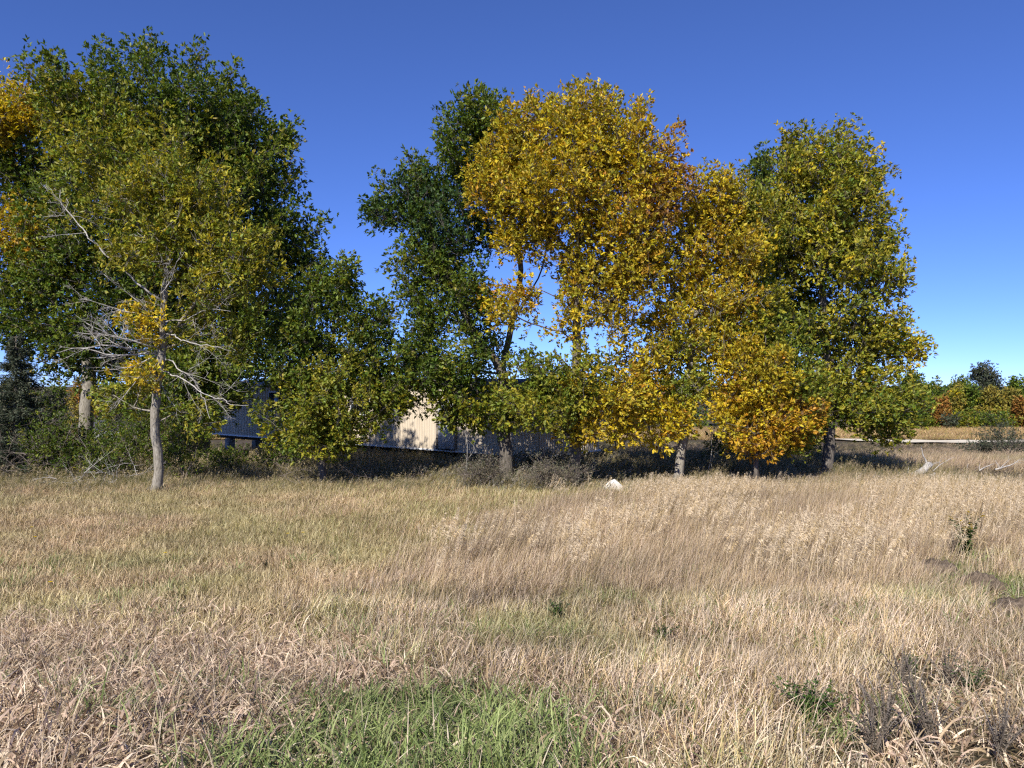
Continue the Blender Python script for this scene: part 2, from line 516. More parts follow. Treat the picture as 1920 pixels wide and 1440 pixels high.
def dead_branch(wood, rng, a, b, r, depth=3, twist=.12, kids=5):
    a = np.asarray(a, float); b = np.asarray(b, float)
    L = np.linalg.norm(b - a)
    m = max(4, int(L / .18))
    t = np.linspace(0, 1, m)[:, None]
    wob = np.cumsum(rng.normal(0, L * .012, (m, 3)), axis=0); wob -= wob[0]
    P = a + (b - a) * t + np.sin(t * math.pi) * rng.normal(0, twist * L, 3) + wob
    R = r * (1 - .82 * t[:, 0])
    wood.tube(P, np.maximum(R, .0028), 7 if r > .03 else 5 if r > .015 else 3, cap=r > .02)
    if depth > 0 and L > .25:
        for k in range(kids):
            i = int(rng.uniform(.22, .95) * (m - 1))
            d = unit(unit(b - a) * .75 + rng.normal(0, .55, 3))
            l2 = L * rng.uniform(.22, .5) * (1 - .3 * i / m)
            dead_branch(wood, rng, P[i], P[i] + d * l2, max(R[i] * .62, .0035), depth - 1, twist, max(2, kids - 1))
    return P

# ------------------------------------------------------------------ the long mobile home behind the trees
def mobile_home():
    C = np.array([1.02, 29.5]); u = np.array([-.78, .625]); u /= np.linalg.norm(u)
    gzc = g1(*C)
    root = empty('mobile_home', (C[0], C[1], gzc), label='long beige ribbed mobile home raised on blocks behind the trees', category='mobile home')
    root.rotation_euler = (0, 0, math.atan2(u[1], u[0]))
    # local frame: x runs along the long wall away from the near corner, y = -(outwards of long wall); end wall at x = 0
    # outward normal of the long wall is local +y or -y; find it
    LN, WD, ZB, ZT = 24.0, 4.27, .62 - gzc, 3.32 - gzc
    s = 1 if np.dot(np.array([-u[1], u[0]]), np.array([-.625, -.78])) > 0 else -1     # local y of the outside
    body = MB(); body.box((.05, -s * .05 if s < 0 else -WD + .05, ZB + .02), (LN - .05, WD - .05 if s < 0 else -.05, ZT - .02))
    link('body', body.mesh('body'), M_TRIM, root)
    # ribbed panel, 1.2 m wide: profile along x, face at +y
    def panel_mesh(w, nm):
        prof, pitch, dpt = [], .15, .022
        k = int(round(w / pitch))
        for i in range(k):
            x = i * pitch
            prof += [(x, 0), (x + .05, 0), (x + .065, dpt), (x + .135, dpt)]
        prof.append((w, 0))
        prof = np.array(prof); prof[:, 0] = np.clip(prof[:, 0], .003, w - .003)
        h = ZT - ZB
        m = len(prof)
        V = np.concatenate([np.c_[prof, np.zeros(m)], np.c_[prof, np.full(m, h)]])
        i = np.arange(m - 1)
        return make_mesh(nm, V, None, np.stack([i, i + 1, i + 1 + m, i + m], 1))
    pm = panel_mesh(1.2, 'panel'); pe = panel_mesh(1.05, 'end_panel')
    rng = np.random.default_rng(5)
    for i in range(20):
        o = link('panel', pm, M_SIDING, root)
        if s > 0: o.location = (i * 1.2, .0 + rng.uniform(0, .004), ZB)
        else: o.location = (i * 1.2 + 1.2, .0, ZB); o.rotation_euler = (0, 0, math.pi)
    for i in range(4):
        for x, rz in ((0, math.pi / 2), (LN, -math.pi / 2)):
            o = link('panel', pe, M_SIDING, root)
            o.rotation_euler = (0, 0, rz)
            lo = -WD if s > 0 else 0
            o.location = (x, lo + i * 1.0675 + (0 if x == 0 else 1.0675), ZB)
    for i in range(20):
        o = link('panel', pm, M_SIDING, root)
        yb = -s * WD
        if s > 0: o.location = (i * 1.2 + 1.2, yb, ZB); o.rotation_euler = (0, 0, math.pi)
        else: o.location = (i * 1.2, yb, ZB)
    ya, yb = (0, -WD) if s > 0 else (0, WD)
    lo, hi = min(ya, yb), max(ya, yb)
    m = MB(); m.box((-.06, lo - .06, ZB - .07), (LN + .06, hi + .06, ZB - .002)); link('bottom_rail', m.mesh('bottom_rail'), M_WHITE, root)
    # low bowed roof
    m = MB(); nseg = 10
    ys = np.linspace(lo - .1, hi + .1, nseg + 1); zs = ZT + .10 + .20 * np.sin(np.linspace(0, math.pi, nseg + 1))
    V = []
    for x in (-.12, LN + .12):
        V += [(x, y, z) for y, z in zip(ys, zs)] + [(x, y, ZT + .003) for y in ys]
    k = nseg + 1; q = []
    for i in range(nseg):
        q.append((i, i + 1, 2 * k + i + 1, 2 * k + i)); q.append((k + i, 3 * k + i, 3 * k + i + 1, k + i + 1))
        q.append((i, k + i, k + i + 1, i + 1)); q.append((2 * k + i, 2 * k + i + 1, 3 * k + i + 1, 3 * k + i))
    q += [(0, 2 * k, 3 * k, k), (k - 1, 2 * k - 1, 4 * k - 1, 3 * k - 1)]
    m.add(V, q); rf = link('roof', m.mesh('roof'), M_ROOF, root)
    m = MB(); e = s * .11
    m.box((-.14, min(e, e + s * .03), ZT - .04), (LN + .14, max(e, e + s * .03), ZT + .1)); link('gutter', m.mesh('gutter'), M_TRIM, rf)
    # frame rails, piers
    for yy in (lo + .9, hi - .9):
        m = MB(); m.box((.2, yy - .06, ZB - .32), (LN - .2, yy + .06, ZB - .075)); link('chassis_beam', m.mesh('chassis_beam'), M_DARK, root)
        for x in np.arange(1.2, LN, 2.7):
            zb = min(g1(*(C + u * x)), gzc) - gzc - .9
            m = MB(); m.box((x - .2, yy - .2, zb), (x + .2, yy + .2, ZB - .325)); link('pier', m.mesh('pier'), M_BLOCK, root)
    def ob(name, x0, x1, z0, z1, y0, y1, mat, par=root):
        m = MB(); m.box((x0, min(s * y0, s * y1), z0), (x1, max(s * y0, s * y1), z1)); return link(name, m.mesh(name), mat, par)
    def window(x0, x1, z0, z1):
        w = empty('window', (0, 0, 0)); w.parent = root
        w.empty_display_size = .1
        ob('pane', x0 + .04, x1 - .04, z0 + .04, z1 - .04, .03, .045, M_GLASS, w)
        ob('frame', x0, x0 + .06, z0, z1, .026, .075, M_WHITE, w); ob('frame', x1 - .06, x1, z0, z1, .026, .075, M_WHITE, w)
        ob('frame', x0 + .062, x1 - .062, z0, z0 + .06, .026, .073, M_WHITE, w); ob('frame', x0 + .062, x1 - .062, z1 - .06, z1, .026, .073, M_WHITE, w)
        ob('frame', x0 + .062, x1 - .062, (z0 + z1) / 2 - .025, (z0 + z1) / 2 + .025, .046, .07, M_WHITE, w)
    for x0, x1 in ((20.4, 21.5), (16.2, 17.6), (9.6, 11.0), (1.2, 2.4)):
        window(x0, x1, 1.95 - gzc, 3.02 - gzc)
    d = ob('door', 4.35, 5.28, ZB + .03, ZB + 2.1, .026, .062, M_WHITE)
    ob('door_pane', 4.56, 5.07, ZB + 1.05, ZB + 1.85, .064, .07, M_GLASS, d)
    ob('threshold', 4.3, 5.33, ZB + .012, ZB + .05, .063, .12, M_DARK, d)
    ob('handle', 4.42, 4.5, ZB + .98, ZB + 1.06, .063, .11, M_DARK, d)
    ob('side_trim', 5.3, 5.4, ZB + .03, ZB + 2.16, .026, .07, M_TRIM, d); ob('side_trim', 4.23, 4.33, ZB + .03, ZB + 2.16, .026, .07, M_TRIM, d)
    return root
mobile_home()

def gable_house(name, px, py, depth, w, h, dep, label, mat=M_WHITE, rz=0.0):
    p = at(px, py, depth); z = g1(p[0], p[1])
    root = empty(name, (p[0], p[1], z), label=label, category='house'); root.rotation_euler = (0, 0, rz)
    m = MB(); m.box((-w / 2, -dep / 2, -.2), (w / 2, dep / 2, h)); link('wall', m.mesh('wall'), mat, root)
    m = MB(); o = .35; rh = h * .55
    V = [(-w / 2 - o, -dep / 2 - o, h + .01), (w / 2 + o, -dep / 2 - o, h + .01), (w / 2 + o, dep / 2 + o, h + .01), (-w / 2 - o, dep / 2 + o, h + .01),
         (-w / 2 - o, 0, h + rh), (w / 2 + o, 0, h + rh)]
    m.add(V, [(0, 1, 5, 4), (2, 3, 4, 5), (0, 3, 2, 1)], [(0, 4, 3), (1, 2, 5)]); link('roof', m.mesh('roof'), M_ROOF, root)
    for x in np.linspace(-w * .34, w * .34, max(2, int(w / 3))):
        m = MB(); m.box((x - .45, -dep / 2 - .03, h * .4), (x + .45, -dep / 2 - .004, h * .8)); link('window', m.mesh('window'), M_GLASS, root)
    return root
gable_house('farmhouse', 1838, 780, 152, 9, 4.2, 7, 'white farmhouse glimpsed between the far yellowing trees', rz=.2)
gable_house('low_shed', 225, 790, 62, 5.0, 1.0, 3, 'low white shed glimpsed through brush beside the forked trunk', rz=-.1)

# ------------------------------------------------------------------ the row of autumn trees
KN = lambda pl, *ps: [(x, y, w, h, 0, .5, n, pl) for x, y, w, h, n in ps]      # small spires along a crown's edge
build_tree('ash_tree', 11, 33.0,
    [[(372, 890), (375, 780), (368, 640), (350, 480), (335, 330), (300, 225)], [(366, 620), (420, 480), (470, 340), (455, 230)], [(366, 640), (290, 500), (200, 360), (160, 240)]], .42,
    [(285, 212, 150, 76, 0, 4.6, 120, 'green'), (400, 240, 85, 82, 0, 3.6, 80, 'green'), (182, 242, 85, 80, 0, 3.6, 80, 'ygreen'),
     (470, 300, 72, 90, .5, 3.0, 70, 'green'), (125, 205, 30, 40, 0, 1.6, 20, 'ygreen'),
     (300, 330, 190, 130, -1.5, 4.4, 170, 'ygreen'), (440, 420, 115, 100, .5, 3.6, 90, 'green'), (545, 445, 48, 70, .5, 2.0, 36, 'green'),
     (525, 255, 30, 28, 0, 1.0, 12, 'green'), (560, 530, 38, 60, 1, 1.8, 24, 'green'),
     (190, 440, 130, 120, 0, 4.0, 100, 'green'), (350, 530, 190, 110, .5, 4.2, 130, 'green'), (500, 600, 70, 80, 1.5, 2.6, 46, 'green'),
     (230, 620, 140, 70, 1.5, 3.6, 70, 'green'), (420, 690, 80, 45, 2, 2.4, 36, 'green'), (110, 560, 90, 70, 1, 3, 46, 'green'), (330, 690, 120, 40, 2.5, 3, 40, 'green'), (160, 680, 90, 36, 2, 2.4, 30, 'green'), (380, 740, 80, 36, -1.5, 1.6, 26, 'green'), (370, 690, 70, 50, -2.5, 1.4, 34, 'green'), (450, 650, 60, 60, -1, 1.6, 26, 'green'), (250, 470, 160, 120, 1.5, 3.4, 70, 'green'), (140, 340, 90, 80, 1, 3, 40, 'green'), (400, 330, 130, 110, 2, 3, 60, 'green')] + KN('green', (95, 128, 12, 14, 3), (205, 112, 14, 14, 3), (262, 98, 18, 16, 4), (300, 96, 16, 14, 4), (365, 112, 18, 16, 4), (425, 140, 18, 16, 4), (480, 195, 16, 14, 3), (535, 245, 16, 12, 3), (545, 340, 12, 14, 3), (592, 420, 10, 16, 3), (590, 490, 10, 14, 3)),
    'tallest tree, broad dense green crown with yellow tinges, behind the pale-trunked tree', leaf=(.19, .095), tufts=18, clear=3.2, sig=.34, upb=.6, dens=1.45)
build_tree('maple_tree', 12, 34.5,
    [[(160, 845), (162, 775), (166, 690), (150, 560), (60, 420), (10, 260)], [(163, 772), (184, 700), (205, 600), (220, 500)], [(150, 560), (20, 520), (-60, 430)]], .30,
    [(25, 215, 66, 58, -1.5, 2.2, 70, 'yellow'), (-70, 260, 80, 100, 0, 2.6, 40, 'yellow'), (30, 330, 95, 75, 0, 2.6, 70, 'green'), (-60, 420, 90, 90, 0, 2.6, 40, 'green'),
     (40, 445, 85, 55, -1, 2.2, 56, 'gold'), (100, 470, 60, 50, -1, 1.8, 30, 'ygreen'), (30, 540, 90, 60, 0, 2.6, 50, 'green'), (60, 620, 80, 40, 0, 2.4, 36, 'green'),
     (215, 735, 50, 40, 0, 1.4, 10, 'ygreen')],
    'forked tree with bright yellow top leaves beside the spruce', leaf=(.18, .09), tufts=18, clear=2.6, bark=M_PALEBARK, sig=.33)
t2, P2, b2 = build_tree('pale_ash_tree', 13, 24.0,
    [[(291, 918), (297, 880), (290, 790), (297, 700), (305, 600), (312, 500), (318, 390), (325, 290)], [(300, 640), (370, 560), (430, 470)], [(312, 500), (260, 420), (230, 350)]], .145,
    [(325, 320, 80, 60, 0, 1.2, 34, 'olive'), (250, 380, 80, 55, 0, 1.2, 26, 'olive'), (360, 410, 110, 70, 0, 1.5, 44, 'olive'), (290, 460, 90, 50, -.3, 1.2, 20, 'olive'),
     (440, 470, 60, 60, 0, 1.1, 24, 'olive'), (390, 530, 90, 50, 0, 1.3, 22, 'olive'), (480, 530, 40, 40, 0, .8, 10, 'olive'), (265, 597, 36, 22, -.5, .5, 6, 'yellow'),
     (262, 695, 38, 22, -.5, .5, 6, 'gold'), (430, 620, 60, 60, .3, 1.0, 16, 'ygreen'), (230, 740, 50, 40, .6, .9, 12, 'ygreen'), (360, 780, 50, 30, .2, .8, 9, 'ygreen'),
     (330, 620, 60, 60, .5, 1.0, 8, 'olive')],
    'slender pale-trunked ash with sparse olive leaves and bare grey dead branches', leaf=(.15, .07), tufts=18, clear=1.9, bark=M_PALEBARK, sig=.24)
rng = np.random.default_rng(77)
for (a, b, r, kk) in [((298, 655), (130, 640), .034, 6), ((299, 640), (165, 600), .03, 6), ((302, 610), (190, 520), .024, 5), ((305, 560), (110, 375), .03, 5), ((303, 600), (430, 560), .022, 5),
                      ((300, 650), (395, 800), .024, 5), ((298, 690), (470, 740), .024, 5), ((302, 620), (460, 655), .022, 5), ((297, 700), (345, 770), .016, 4), ((312, 500), (250, 430), .018, 5),
                      ((299, 660), (175, 700), .022, 5), ((304, 570), (230, 560), .018, 5), ((306, 585), (340, 470), .018, 5), ((299, 648), (150, 620), .026, 6), ((298, 662), (120, 655), .026, 6), ((297, 672), (210, 760), .018, 5), ((303, 596), (150, 560), .022, 6)]:
    w = MB(); A = at(a[0], a[1], 24.0); B = at(b[0], b[1], 24.0 + rng.uniform(-1.6, -.5))
    dead_branch(w, rng, A - b2, B - b2, r * 1.15, 3, .07, kk + 1)
    link('dead_branch', w.mesh('dead_branch', True), M_DEAD, t2)
build_tree('young_ash_tree', 14, 25.5,
    [[(607, 905), (606, 850), (612, 760), (622, 650), (630, 540)], [(610, 840), (655, 790), (700, 700)], [(608, 800), (560, 720), (545, 640)]], .12,
    [(600, 590, 75, 75, 0, 1.2, 40, 'green'), (640, 545, 42, 52, 0, .8, 22, 'green'), (560, 670, 72, 70, 0, 1.3, 36, 'green'), (690, 640, 60, 75, 0, 1.2, 34, 'green'), (715, 590, 24, 40, 0, .6, 8, 'green'),
     (640, 720, 120, 70, -.2, 1.7, 60, 'ygreen'), (725, 710, 40, 60, 0, 1.0, 18, 'green'), (560, 780, 70, 52, -.3, 1.3, 34, 'ygreen'), (620, 805, 80, 36, -.3, 1.3, 30, 'ygreen'), (735, 755, 34, 34, 0, .8, 9, 'ygreen'), (520, 700, 36, 40, 0, .8, 10, 'green')],
    'short bushy green tree leafy almost to the grass before the mobile home', leaf=(.14, .075), tufts=18, clear=.7, sig=.25)
build_tree('green_ash_tree', 15, 26.5,
    [[(950, 895), (948, 840), (943, 760), (944, 680), (958, 610), (975, 520), (965, 420), (925, 300), (905, 215)], [(944, 690), (890, 620), (830, 500), (790, 400)], [(958, 610), (1015, 500), (1040, 400)]], .235,
    [(893, 235, 48, 50, 0, 1.3, 30, 'green'), (870, 310, 50, 60, 0, 1.5, 34, 'green'), (800, 375, 60, 58, 0, 1.4, 34, 'bluegreen'), (728, 400, 40, 24, 0, .7, 12, 'bluegreen'), (780, 330, 24, 30, 0, .6, 8, 'green'),
     (850, 430, 85, 65, 0, 1.8, 50, 'bluegreen'), (790, 500, 62, 56, 0, 1.4, 32, 'green'), (860, 560, 90, 66, 0, 1.8, 50, 'green'), (800, 620, 48, 60, -.3, 1.2, 24, 'green'), (950, 330, 60, 60, 1, 1.4, 24, 'green'),
     (830, 700, 75, 46, -.4, 1.5, 34, 'green'), (905, 660, 60, 50, -.4, 1.3, 20, 'green'), (880, 762, 70, 34, -.5, 1.3, 26, 'ygreen'), (960, 752, 62, 44, -.7, 1.2, 28, 'ygreen'), (770, 720, 30, 40, 0, .8, 9, 'green'), (1010, 330, 60, 70, 1.2, 1.4, 16, 'green')] + KN('green', (880, 192, 12, 12, 3), (935, 200, 12, 10, 3), (838, 225, 8, 10, 2), (838, 268, 8, 10, 2), (700, 398, 12, 8, 2), (720, 345, 10, 10, 2)),
    'green-leaved ash with thick dark trunk beside the golden ash', leaf=(.15, .075), tufts=18, clear=1.7, sig=.27)
build_tree('golden_ash_tree', 16, 25.0,
    [[(1076, 895), (1080, 800), (1083, 690), (1080, 570), (1084, 440), (1092, 310), (1098, 200)], [(1081, 560), (1150, 450), (1210, 350)], [(1083, 480), (1000, 400), (950, 330)]], .17,
    [(1095, 236, 75, 56, 0, 1.4, 40, 'gold'), (985, 270, 72, 62, 0, 1.5, 42, 'gold'), (1180, 285, 72, 66, 0, 1.5, 42, 'gold'), (1070, 340, 150, 85, -.3, 2.2, 90, 'gold'), (930, 350, 55, 52, 0, 1.1, 26, 'gold'),
     (1220, 370, 55, 75, 0, 1.2, 34, 'brown'), (1110, 430, 120, 55, 0, 1.8, 44, 'gold'), (980, 430, 70, 50, 0, 1.2, 26, 'gold'), (1120, 530, 85, 55, 0, 1.4, 34, 'gold'), (1210, 480, 60, 60, 0, 1.2, 28, 'gold'), (1120, 470, 150, 50, .3, 1.6, 30, 'gold'), (1190, 665, 60, 30, 0, 1.2, 6, 'gold'), (960, 570, 52, 40, -.3, 1.0, 15, 'gold'),
     (1070, 590, 50, 36, -.3, 1.0, 9, 'gold'), (1170, 600, 55, 40, 0, 1.1, 10, 'gold'), (1250, 340, 22, 60, 0, .6, 9, 'brown'), (1060, 700, 100, 50, -.4, 1.5, 34, 'ygreen'), (1030, 752, 95, 40, -.5, 1.5, 32, 'ygreen'), (1130, 740, 80, 48, -.4, 1.3, 28, 'gold'),
     (1080, 800, 46, 22, -.5, .8, 9, 'gold'), (1170, 800, 40, 22, -.3, .7, 7, 'yellow'), (1130, 690, 70, 24, 0, 1.2, 6, 'gold')] + KN('gold', (1092, 172, 12, 12, 3), (1125, 182, 14, 14, 4), (1010, 205, 14, 12, 3), (1050, 205, 14, 12, 3), (1198, 212, 10, 12, 3), (960, 215, 12, 10, 3), (905, 290, 12, 14, 3)) + KN('brown', (1262, 262, 8, 16, 2), (1270, 320, 10, 20, 3), (1268, 380, 10, 20, 3)),
    'golden yellow ash with straight bare lower trunk before the mobile home corner', leaf=(.15, .075), tufts=18, clear=1.5, sig=.26)
build_tree('yellow_ash_tree', 17, 26.0,
    [[(1268, 908), (1276, 860), (1288, 790), (1293, 690), (1300, 590), (1318, 480), (1335, 370)], [(1296, 640), (1250, 580), (1225, 520)], [(1300, 590), (1370, 520), (1390, 440)]], .155,
    [(1335, 365, 58, 48, 0, 1.2, 28, 'gold'), (1325, 440, 80, 60, 0, 1.4, 40, 'gold'), (1290, 520, 72, 56, 0, 1.4, 34, 'gold'), (1380, 480, 60, 60, 0, 1.3, 34, 'gold'), (1360, 570, 80, 60, 0, 1.4, 40, 'gold'), (1250, 590, 52, 50, 0, 1.1, 18, 'gold'), (1300, 650, 70, 40, 0, 1.2, 20, 'olive'),
     (1225, 680, 50, 40, -.2, 1.0, 14, 'gold'), (1290, 715, 55, 36, -.2, 1.0, 16, 'ygreen'), (1215, 750, 52, 34, -.3, .9, 14, 'yellow'), (1265, 770, 45, 34, -.3, .8, 13, 'yellow'), (1238, 815, 28, 14, -.4, .5, 4, 'yellow'), (1400, 630, 50, 50, 0, 1.2, 22, 'olive'), (1400, 400, 50, 60, .4, 1.2, 22, 'olive'), (1420, 540, 50, 60, .3, 1.2, 22, 'olive')],
    'thin-crowned yellow ash with pale leaning lower trunk', leaf=(.15, .075), tufts=18, clear=1.2, bark=M_PALEBARK, sig=.26)
build_tree('small_orange_tree', 18, 25.2,
    [[(1420, 903), (1416, 860), (1424, 790), (1432, 700), (1436, 630)], [(1420, 820), (1380, 760), (1360, 700)], [(1422, 810), (1470, 760), (1495, 700)]], .085,
    [(1420, 700, 78, 52, 0, 1.3, 40, 'gold'), (1400, 770, 76, 45, -.2, 1.2, 36, 'yellow'), (1465, 780, 60, 48, -.2, 1.1, 30, 'orange'), (1370, 650, 52, 42, 0, 1.0, 20, 'gold'), (1490, 710, 45, 55, .2, 1.0, 22, 'ygreen'), (1440, 640, 55, 35, .2, 1.0, 14, 'ygreen'), (1420, 825, 70, 18, -.2, 1.0, 14, 'orange'), (1510, 800, 36, 36, .2, .8, 12, 'ygreen')],
    'small round tree with orange yellow leaves hanging near the grass', leaf=(.145, .075), tufts=18, clear=.8, sig=.24)
build_tree('windblown_ash_tree', 19, 28.0,
    [[(1550, 890), (1553, 830), (1556, 760), (1551, 650), (1540, 520), (1545, 400), (1550, 300)], [(1552, 680), (1610, 600), (1650, 520)], [(1545, 540), (1490, 440), (1480, 350)]], .2,
    [(1500, 320, 52, 50, 0, 1.5, 34, 'olive'), (1575, 315, 55, 52, 0, 1.5, 34, 'olive'), (1625, 350, 26, 48, 0, .9, 12, 'olive'), (1540, 400, 105, 72, 0, 2.2, 76, 'olive'), (1620, 440, 42, 66, 0, 1.5, 28, 'olive'), (1550, 490, 110, 60, -.2, 2.2, 60, 'olive'),
     (1640, 520, 42, 50, 0, 1.3, 22, 'olive'), (1570, 590, 105, 52, 0, 2.0, 40, 'olive'), (1640, 630, 60, 38, 0, 1.4, 22, 'olive'), (1695, 655, 30, 24, 0, .8, 9, 'gold'), (1580, 700, 90, 40, 0, 1.6, 22, 'olive'), (1540, 760, 60, 45, -.2, 1.3, 22, 'ygreen'), (1630, 760, 72, 45, -.2, 1.4, 34, 'ygreen'), (1690, 755, 32, 36, 0, .9, 13, 'ygreen'), (1490, 570, 40, 70, 1.2, 1.4, 20, 'green'), (1480, 440, 50, 70, 0, 1.5, 26, 'olive'), (1500, 640, 50, 50, .5, 1.4, 20, 'green'), (1600, 660, 90, 50, .5, 1.6, 24, 'olive'), (1660, 815, 30, 20, -.2, .7, 6, 'ygreen')] + KN('olive', (1475, 262, 8, 14, 2), (1512, 258, 8, 14, 2), (1548, 270, 8, 12, 2), (1582, 254, 10, 16, 3), (1615, 280, 8, 14, 2), (1648, 330, 8, 14, 2), (1662, 400, 8, 14, 2), (1672, 450, 8, 12, 2), (1688, 522, 10, 10, 2), (1722, 655, 12, 10, 2), (1725, 760, 10, 10, 2)),
    'olive green ash with windblown leaves, last of the row beside the open grassland', leaf=(.155, .08), tufts=18, clear=1.7, sig=.27, lean=(.45, 0, .25), upb=.9)
build_tree('slender_green_tree', 20, 31.5,
    [[(1445, 880), (1442, 760), (1438, 600), (1425, 450), (1415, 330)]], .13,
    [(1415, 330, 36, 34, 0, 1.0, 18, 'green'), (1430, 400, 50, 55, 0, 1.5, 34, 'green'), (1440, 490, 52, 55, 0, 1.5, 30, 'green'), (1450, 590, 50, 55, 0, 1.5, 26, 'green'), (1450, 690, 50, 50, 0, 1.5, 22, 'green')],
    'slender green tree standing behind between the yellow and windblown ashes', leaf=(.16, .08), tufts=18, clear=2, sig=.3)

# ------------------------------------------------------------------ shrubs and brush under the trees
def shrub(name, seed, px, py, depth, w, h, pal, label, tips=40, leaf=(.10, .05), group=None, tufts=10, bark=M_BRUSH, stems=4, per=5, sig=.2, dk=1.0):
    b = at(px, py, depth); rp = w / 2 / depth * F
    zg = g1(b[0], b[1]); pyb = HOR - (zg - EYE) / depth * F
    hp = h / depth * F
    rng = np.random.default_rng(seed)
    tr = [[(px, pyb), (px + rng.uniform(-.2, .2) * rp, pyb - hp * .35), (px + rng.uniform(-.3, .3) * rp, pyb - hp * .7)]]
    for k in range(stems - 1):
        a = rng.uniform(-.8, .8)
        tr.append([(px, pyb - hp * .04), (px + a * rp * .5, pyb - hp * .4, rng.uniform(-.5, .5)), (px + a * rp, pyb - hp * .75, rng.uniform(-.8, .8))])
    lob = [(px, pyb - hp * .55, rp * .8, hp * .42, 0, w * .38, tips * .55, pal), (px - rp * .45, pyb - hp * .42, rp * .5, hp * .36, 0, w * .28, tips * .22, pal), (px + rp * .45, pyb - hp * .48, rp * .5, hp * .36, 0, w * .28, tips * .22, pal)]
    return build_tree(name, seed, depth, tr, .03 + h * .01, lob, label, 'shrub', group, leaf, tufts, per, .15, bark, sig=sig, rtip=.004, twig_every=2)
shrub('shrub', 30, 95, 860, 27.5, 2.6, 2.6, 'green', 'dark leafy shrub growing at the foot of the spruce', 46)
shrub('shrub', 31, 200, 860, 27.2, 2.6, 2.1, 'green', 'low green shrub behind the bare twig heap', 50)
shrub('shrub', 32, 255, 860, 29.5, 3.2, 2.9, 'green', 'leafy shrub rising behind the pale trunk and below the dead branches', 60)
shrub('shrub', 33, 345, 858, 26.6, 1.9, 2.2, 'green', 'narrow dark shrub between the pale trunk and the mobile home', 30)
shrub('shrub', 44, 20, 860, 30.5, 3.6, 3.6, 'green', 'tall dark shrub closing the gap behind the spruce', 90)
shrub('shrub', 45, 140, 860, 31.5, 2.8, 2.3, 'green', 'dark shrub at the foot of the forked tree', 56)
shrub('shrub', 46, 320, 860, 31, 3.2, 3.2, 'green', 'tall dark shrub at the foot of the tallest tree', 80)
shrub('shrub', 47, 245, 860, 36, 3.4, 3.0, 'green', 'loose green thicket behind the forked tree and low shed', 60)
shrub('shrub', 34, 430, 860, 29, 2.0, 1.2, 'green', 'low dark shrub under the shaded end of the mobile home', 24)
shrub('shrub', 35, 520, 862, 28.5, 2.0, 1.3, 'green', 'low shrub in shade behind the short bushy tree', 20)
shrub('shrub', 36, 1160, 862, 36, 3.4, 4.2, 'red', 'reddish brown thicket beyond the end wall of the mobile home', 40, per=4)
shrub('shrub', 37, 1235, 862, 37.5, 3.4, 3.8, 'red', 'reddish brown thicket behind the yellow ash trunk', 40, per=4)
shrub('shrub', 38, 1370, 862, 31, 2.2, 2.1, 'green', 'dark shrub in shade behind the small orange tree', 34)
shrub('shrub', 39, 1500, 855, 33, 2.4, 1.8, 'green', 'dark shrub in shade between the orange tree and windblown ash', 30)
shrub('shrub', 40, 1892, 838, 44, 4.0, 2.0, 'grey', 'grey green shrub in tall grass near the gravel track', 44)
shrub('shrub', 41, 1838, 838, 46, 2.2, 1.2, 'grey', 'smaller grey shrub in tall grass beside the bare branches', 24)
shrub('shrub', 42, 1040, 905, 24.2, 2.2, 1.1, 'weed', 'grey brown weedy bush beside the white stone', 34, leaf=(.06, .02), tufts=18)
shrub('shrub', 43, 905, 900, 24.4, 1.8, .95, 'weed', 'grey brown weedy bush at the foot of the thick dark trunk', 26, leaf=(.06, .02), tufts=18)

def spruce(px, depth, height, label, seed):
    rng = np.random.default_rng(seed)
    b = at(px, 860, depth); b[2] = g1(b[0], b[1]) - .05
    root = empty('spruce_tree', b, label=label, category='tree')
    wood = MB(); wood.tube(np.array([[0, 0, z] for z in np.linspace(0, height, 14)]), np.linspace(.16, .012, 14), 9, rough=.1, rng=rng)
    C, A, Nn = [], [], []
    z = .45
    while z < height - .15:
        k = 8; R = (height - z) * .40 + .15; z0 = z
        for i in range(k):
            az = rng.uniform(0, 6.283); l = R * rng.uniform(.55, 1.15); z = z0 + rng.uniform(-.18, .18)
            t = np.linspace(0, 1, 8)
            r = l * t; zz = z + .12 * l * t - .32 * l * t ** 2 + .2 * l * t ** 4
            P = np.c_[r * math.cos(az), r * math.sin(az), zz]
            wood.tube(P, np.linspace(.02, .004, 8), 4, cap=False)
            n = int(260 * l) + 30
            tt = rng.uniform(.12, 1.02, n)
            Q = np.c_[np.interp(tt, t, P[:, 0]), np.interp(tt, t, P[:, 1]), np.interp(tt, t, P[:, 2])]
            side = np.array([-math.sin(az), math.cos(az), 0]); lat = rng.normal(0, .22, n) * l * (1.05 - tt) * .9
            Q += side * lat[:, None]; Q[:, 2] += rng.normal(0, .04, n) - .35 * np.abs(lat) - rng.random(n) ** 2 * .22
            d = unit(np.array([math.cos(az), math.sin(az), -.1]) * .8 + side * np.sign(lat)[:, None] * .7 + rng.normal(0, .4, (n, 3)))
            C.append(Q); A.append(d); Nn.append(unit(rng.normal(0, .5, (n, 3)) + np.array([0, 0, 1])))
        z = z0 + rng.uniform(.16, .26)
    C, A, Nn = map(np.concatenate, (C, A, Nn)); n = len(C)
    col = np.where(rng.random((n, 1)) < .75, np.array([.075, .095, .06]), np.array([.15, .15, .1])) * rng.uniform(.6, 1.4, (n, 1))
    link('trunk', wood.mesh('trunk', True), M_BARK, root)  # trunk and bough wood together in one mesh
    link('crown', leaves_mesh('crown', C, A, Nn, rng.uniform(.07, .16, n), rng.uniform(.018, .04, n), col), M_NEEDLE, root)
spruce(30, 28.5, 5.2, 'grey green spruce with drooping needle boughs at the brush edge', 3)
spruce(-75, 29.5, 5.4, 'taller spruce partly hidden behind the first spruce', 4)

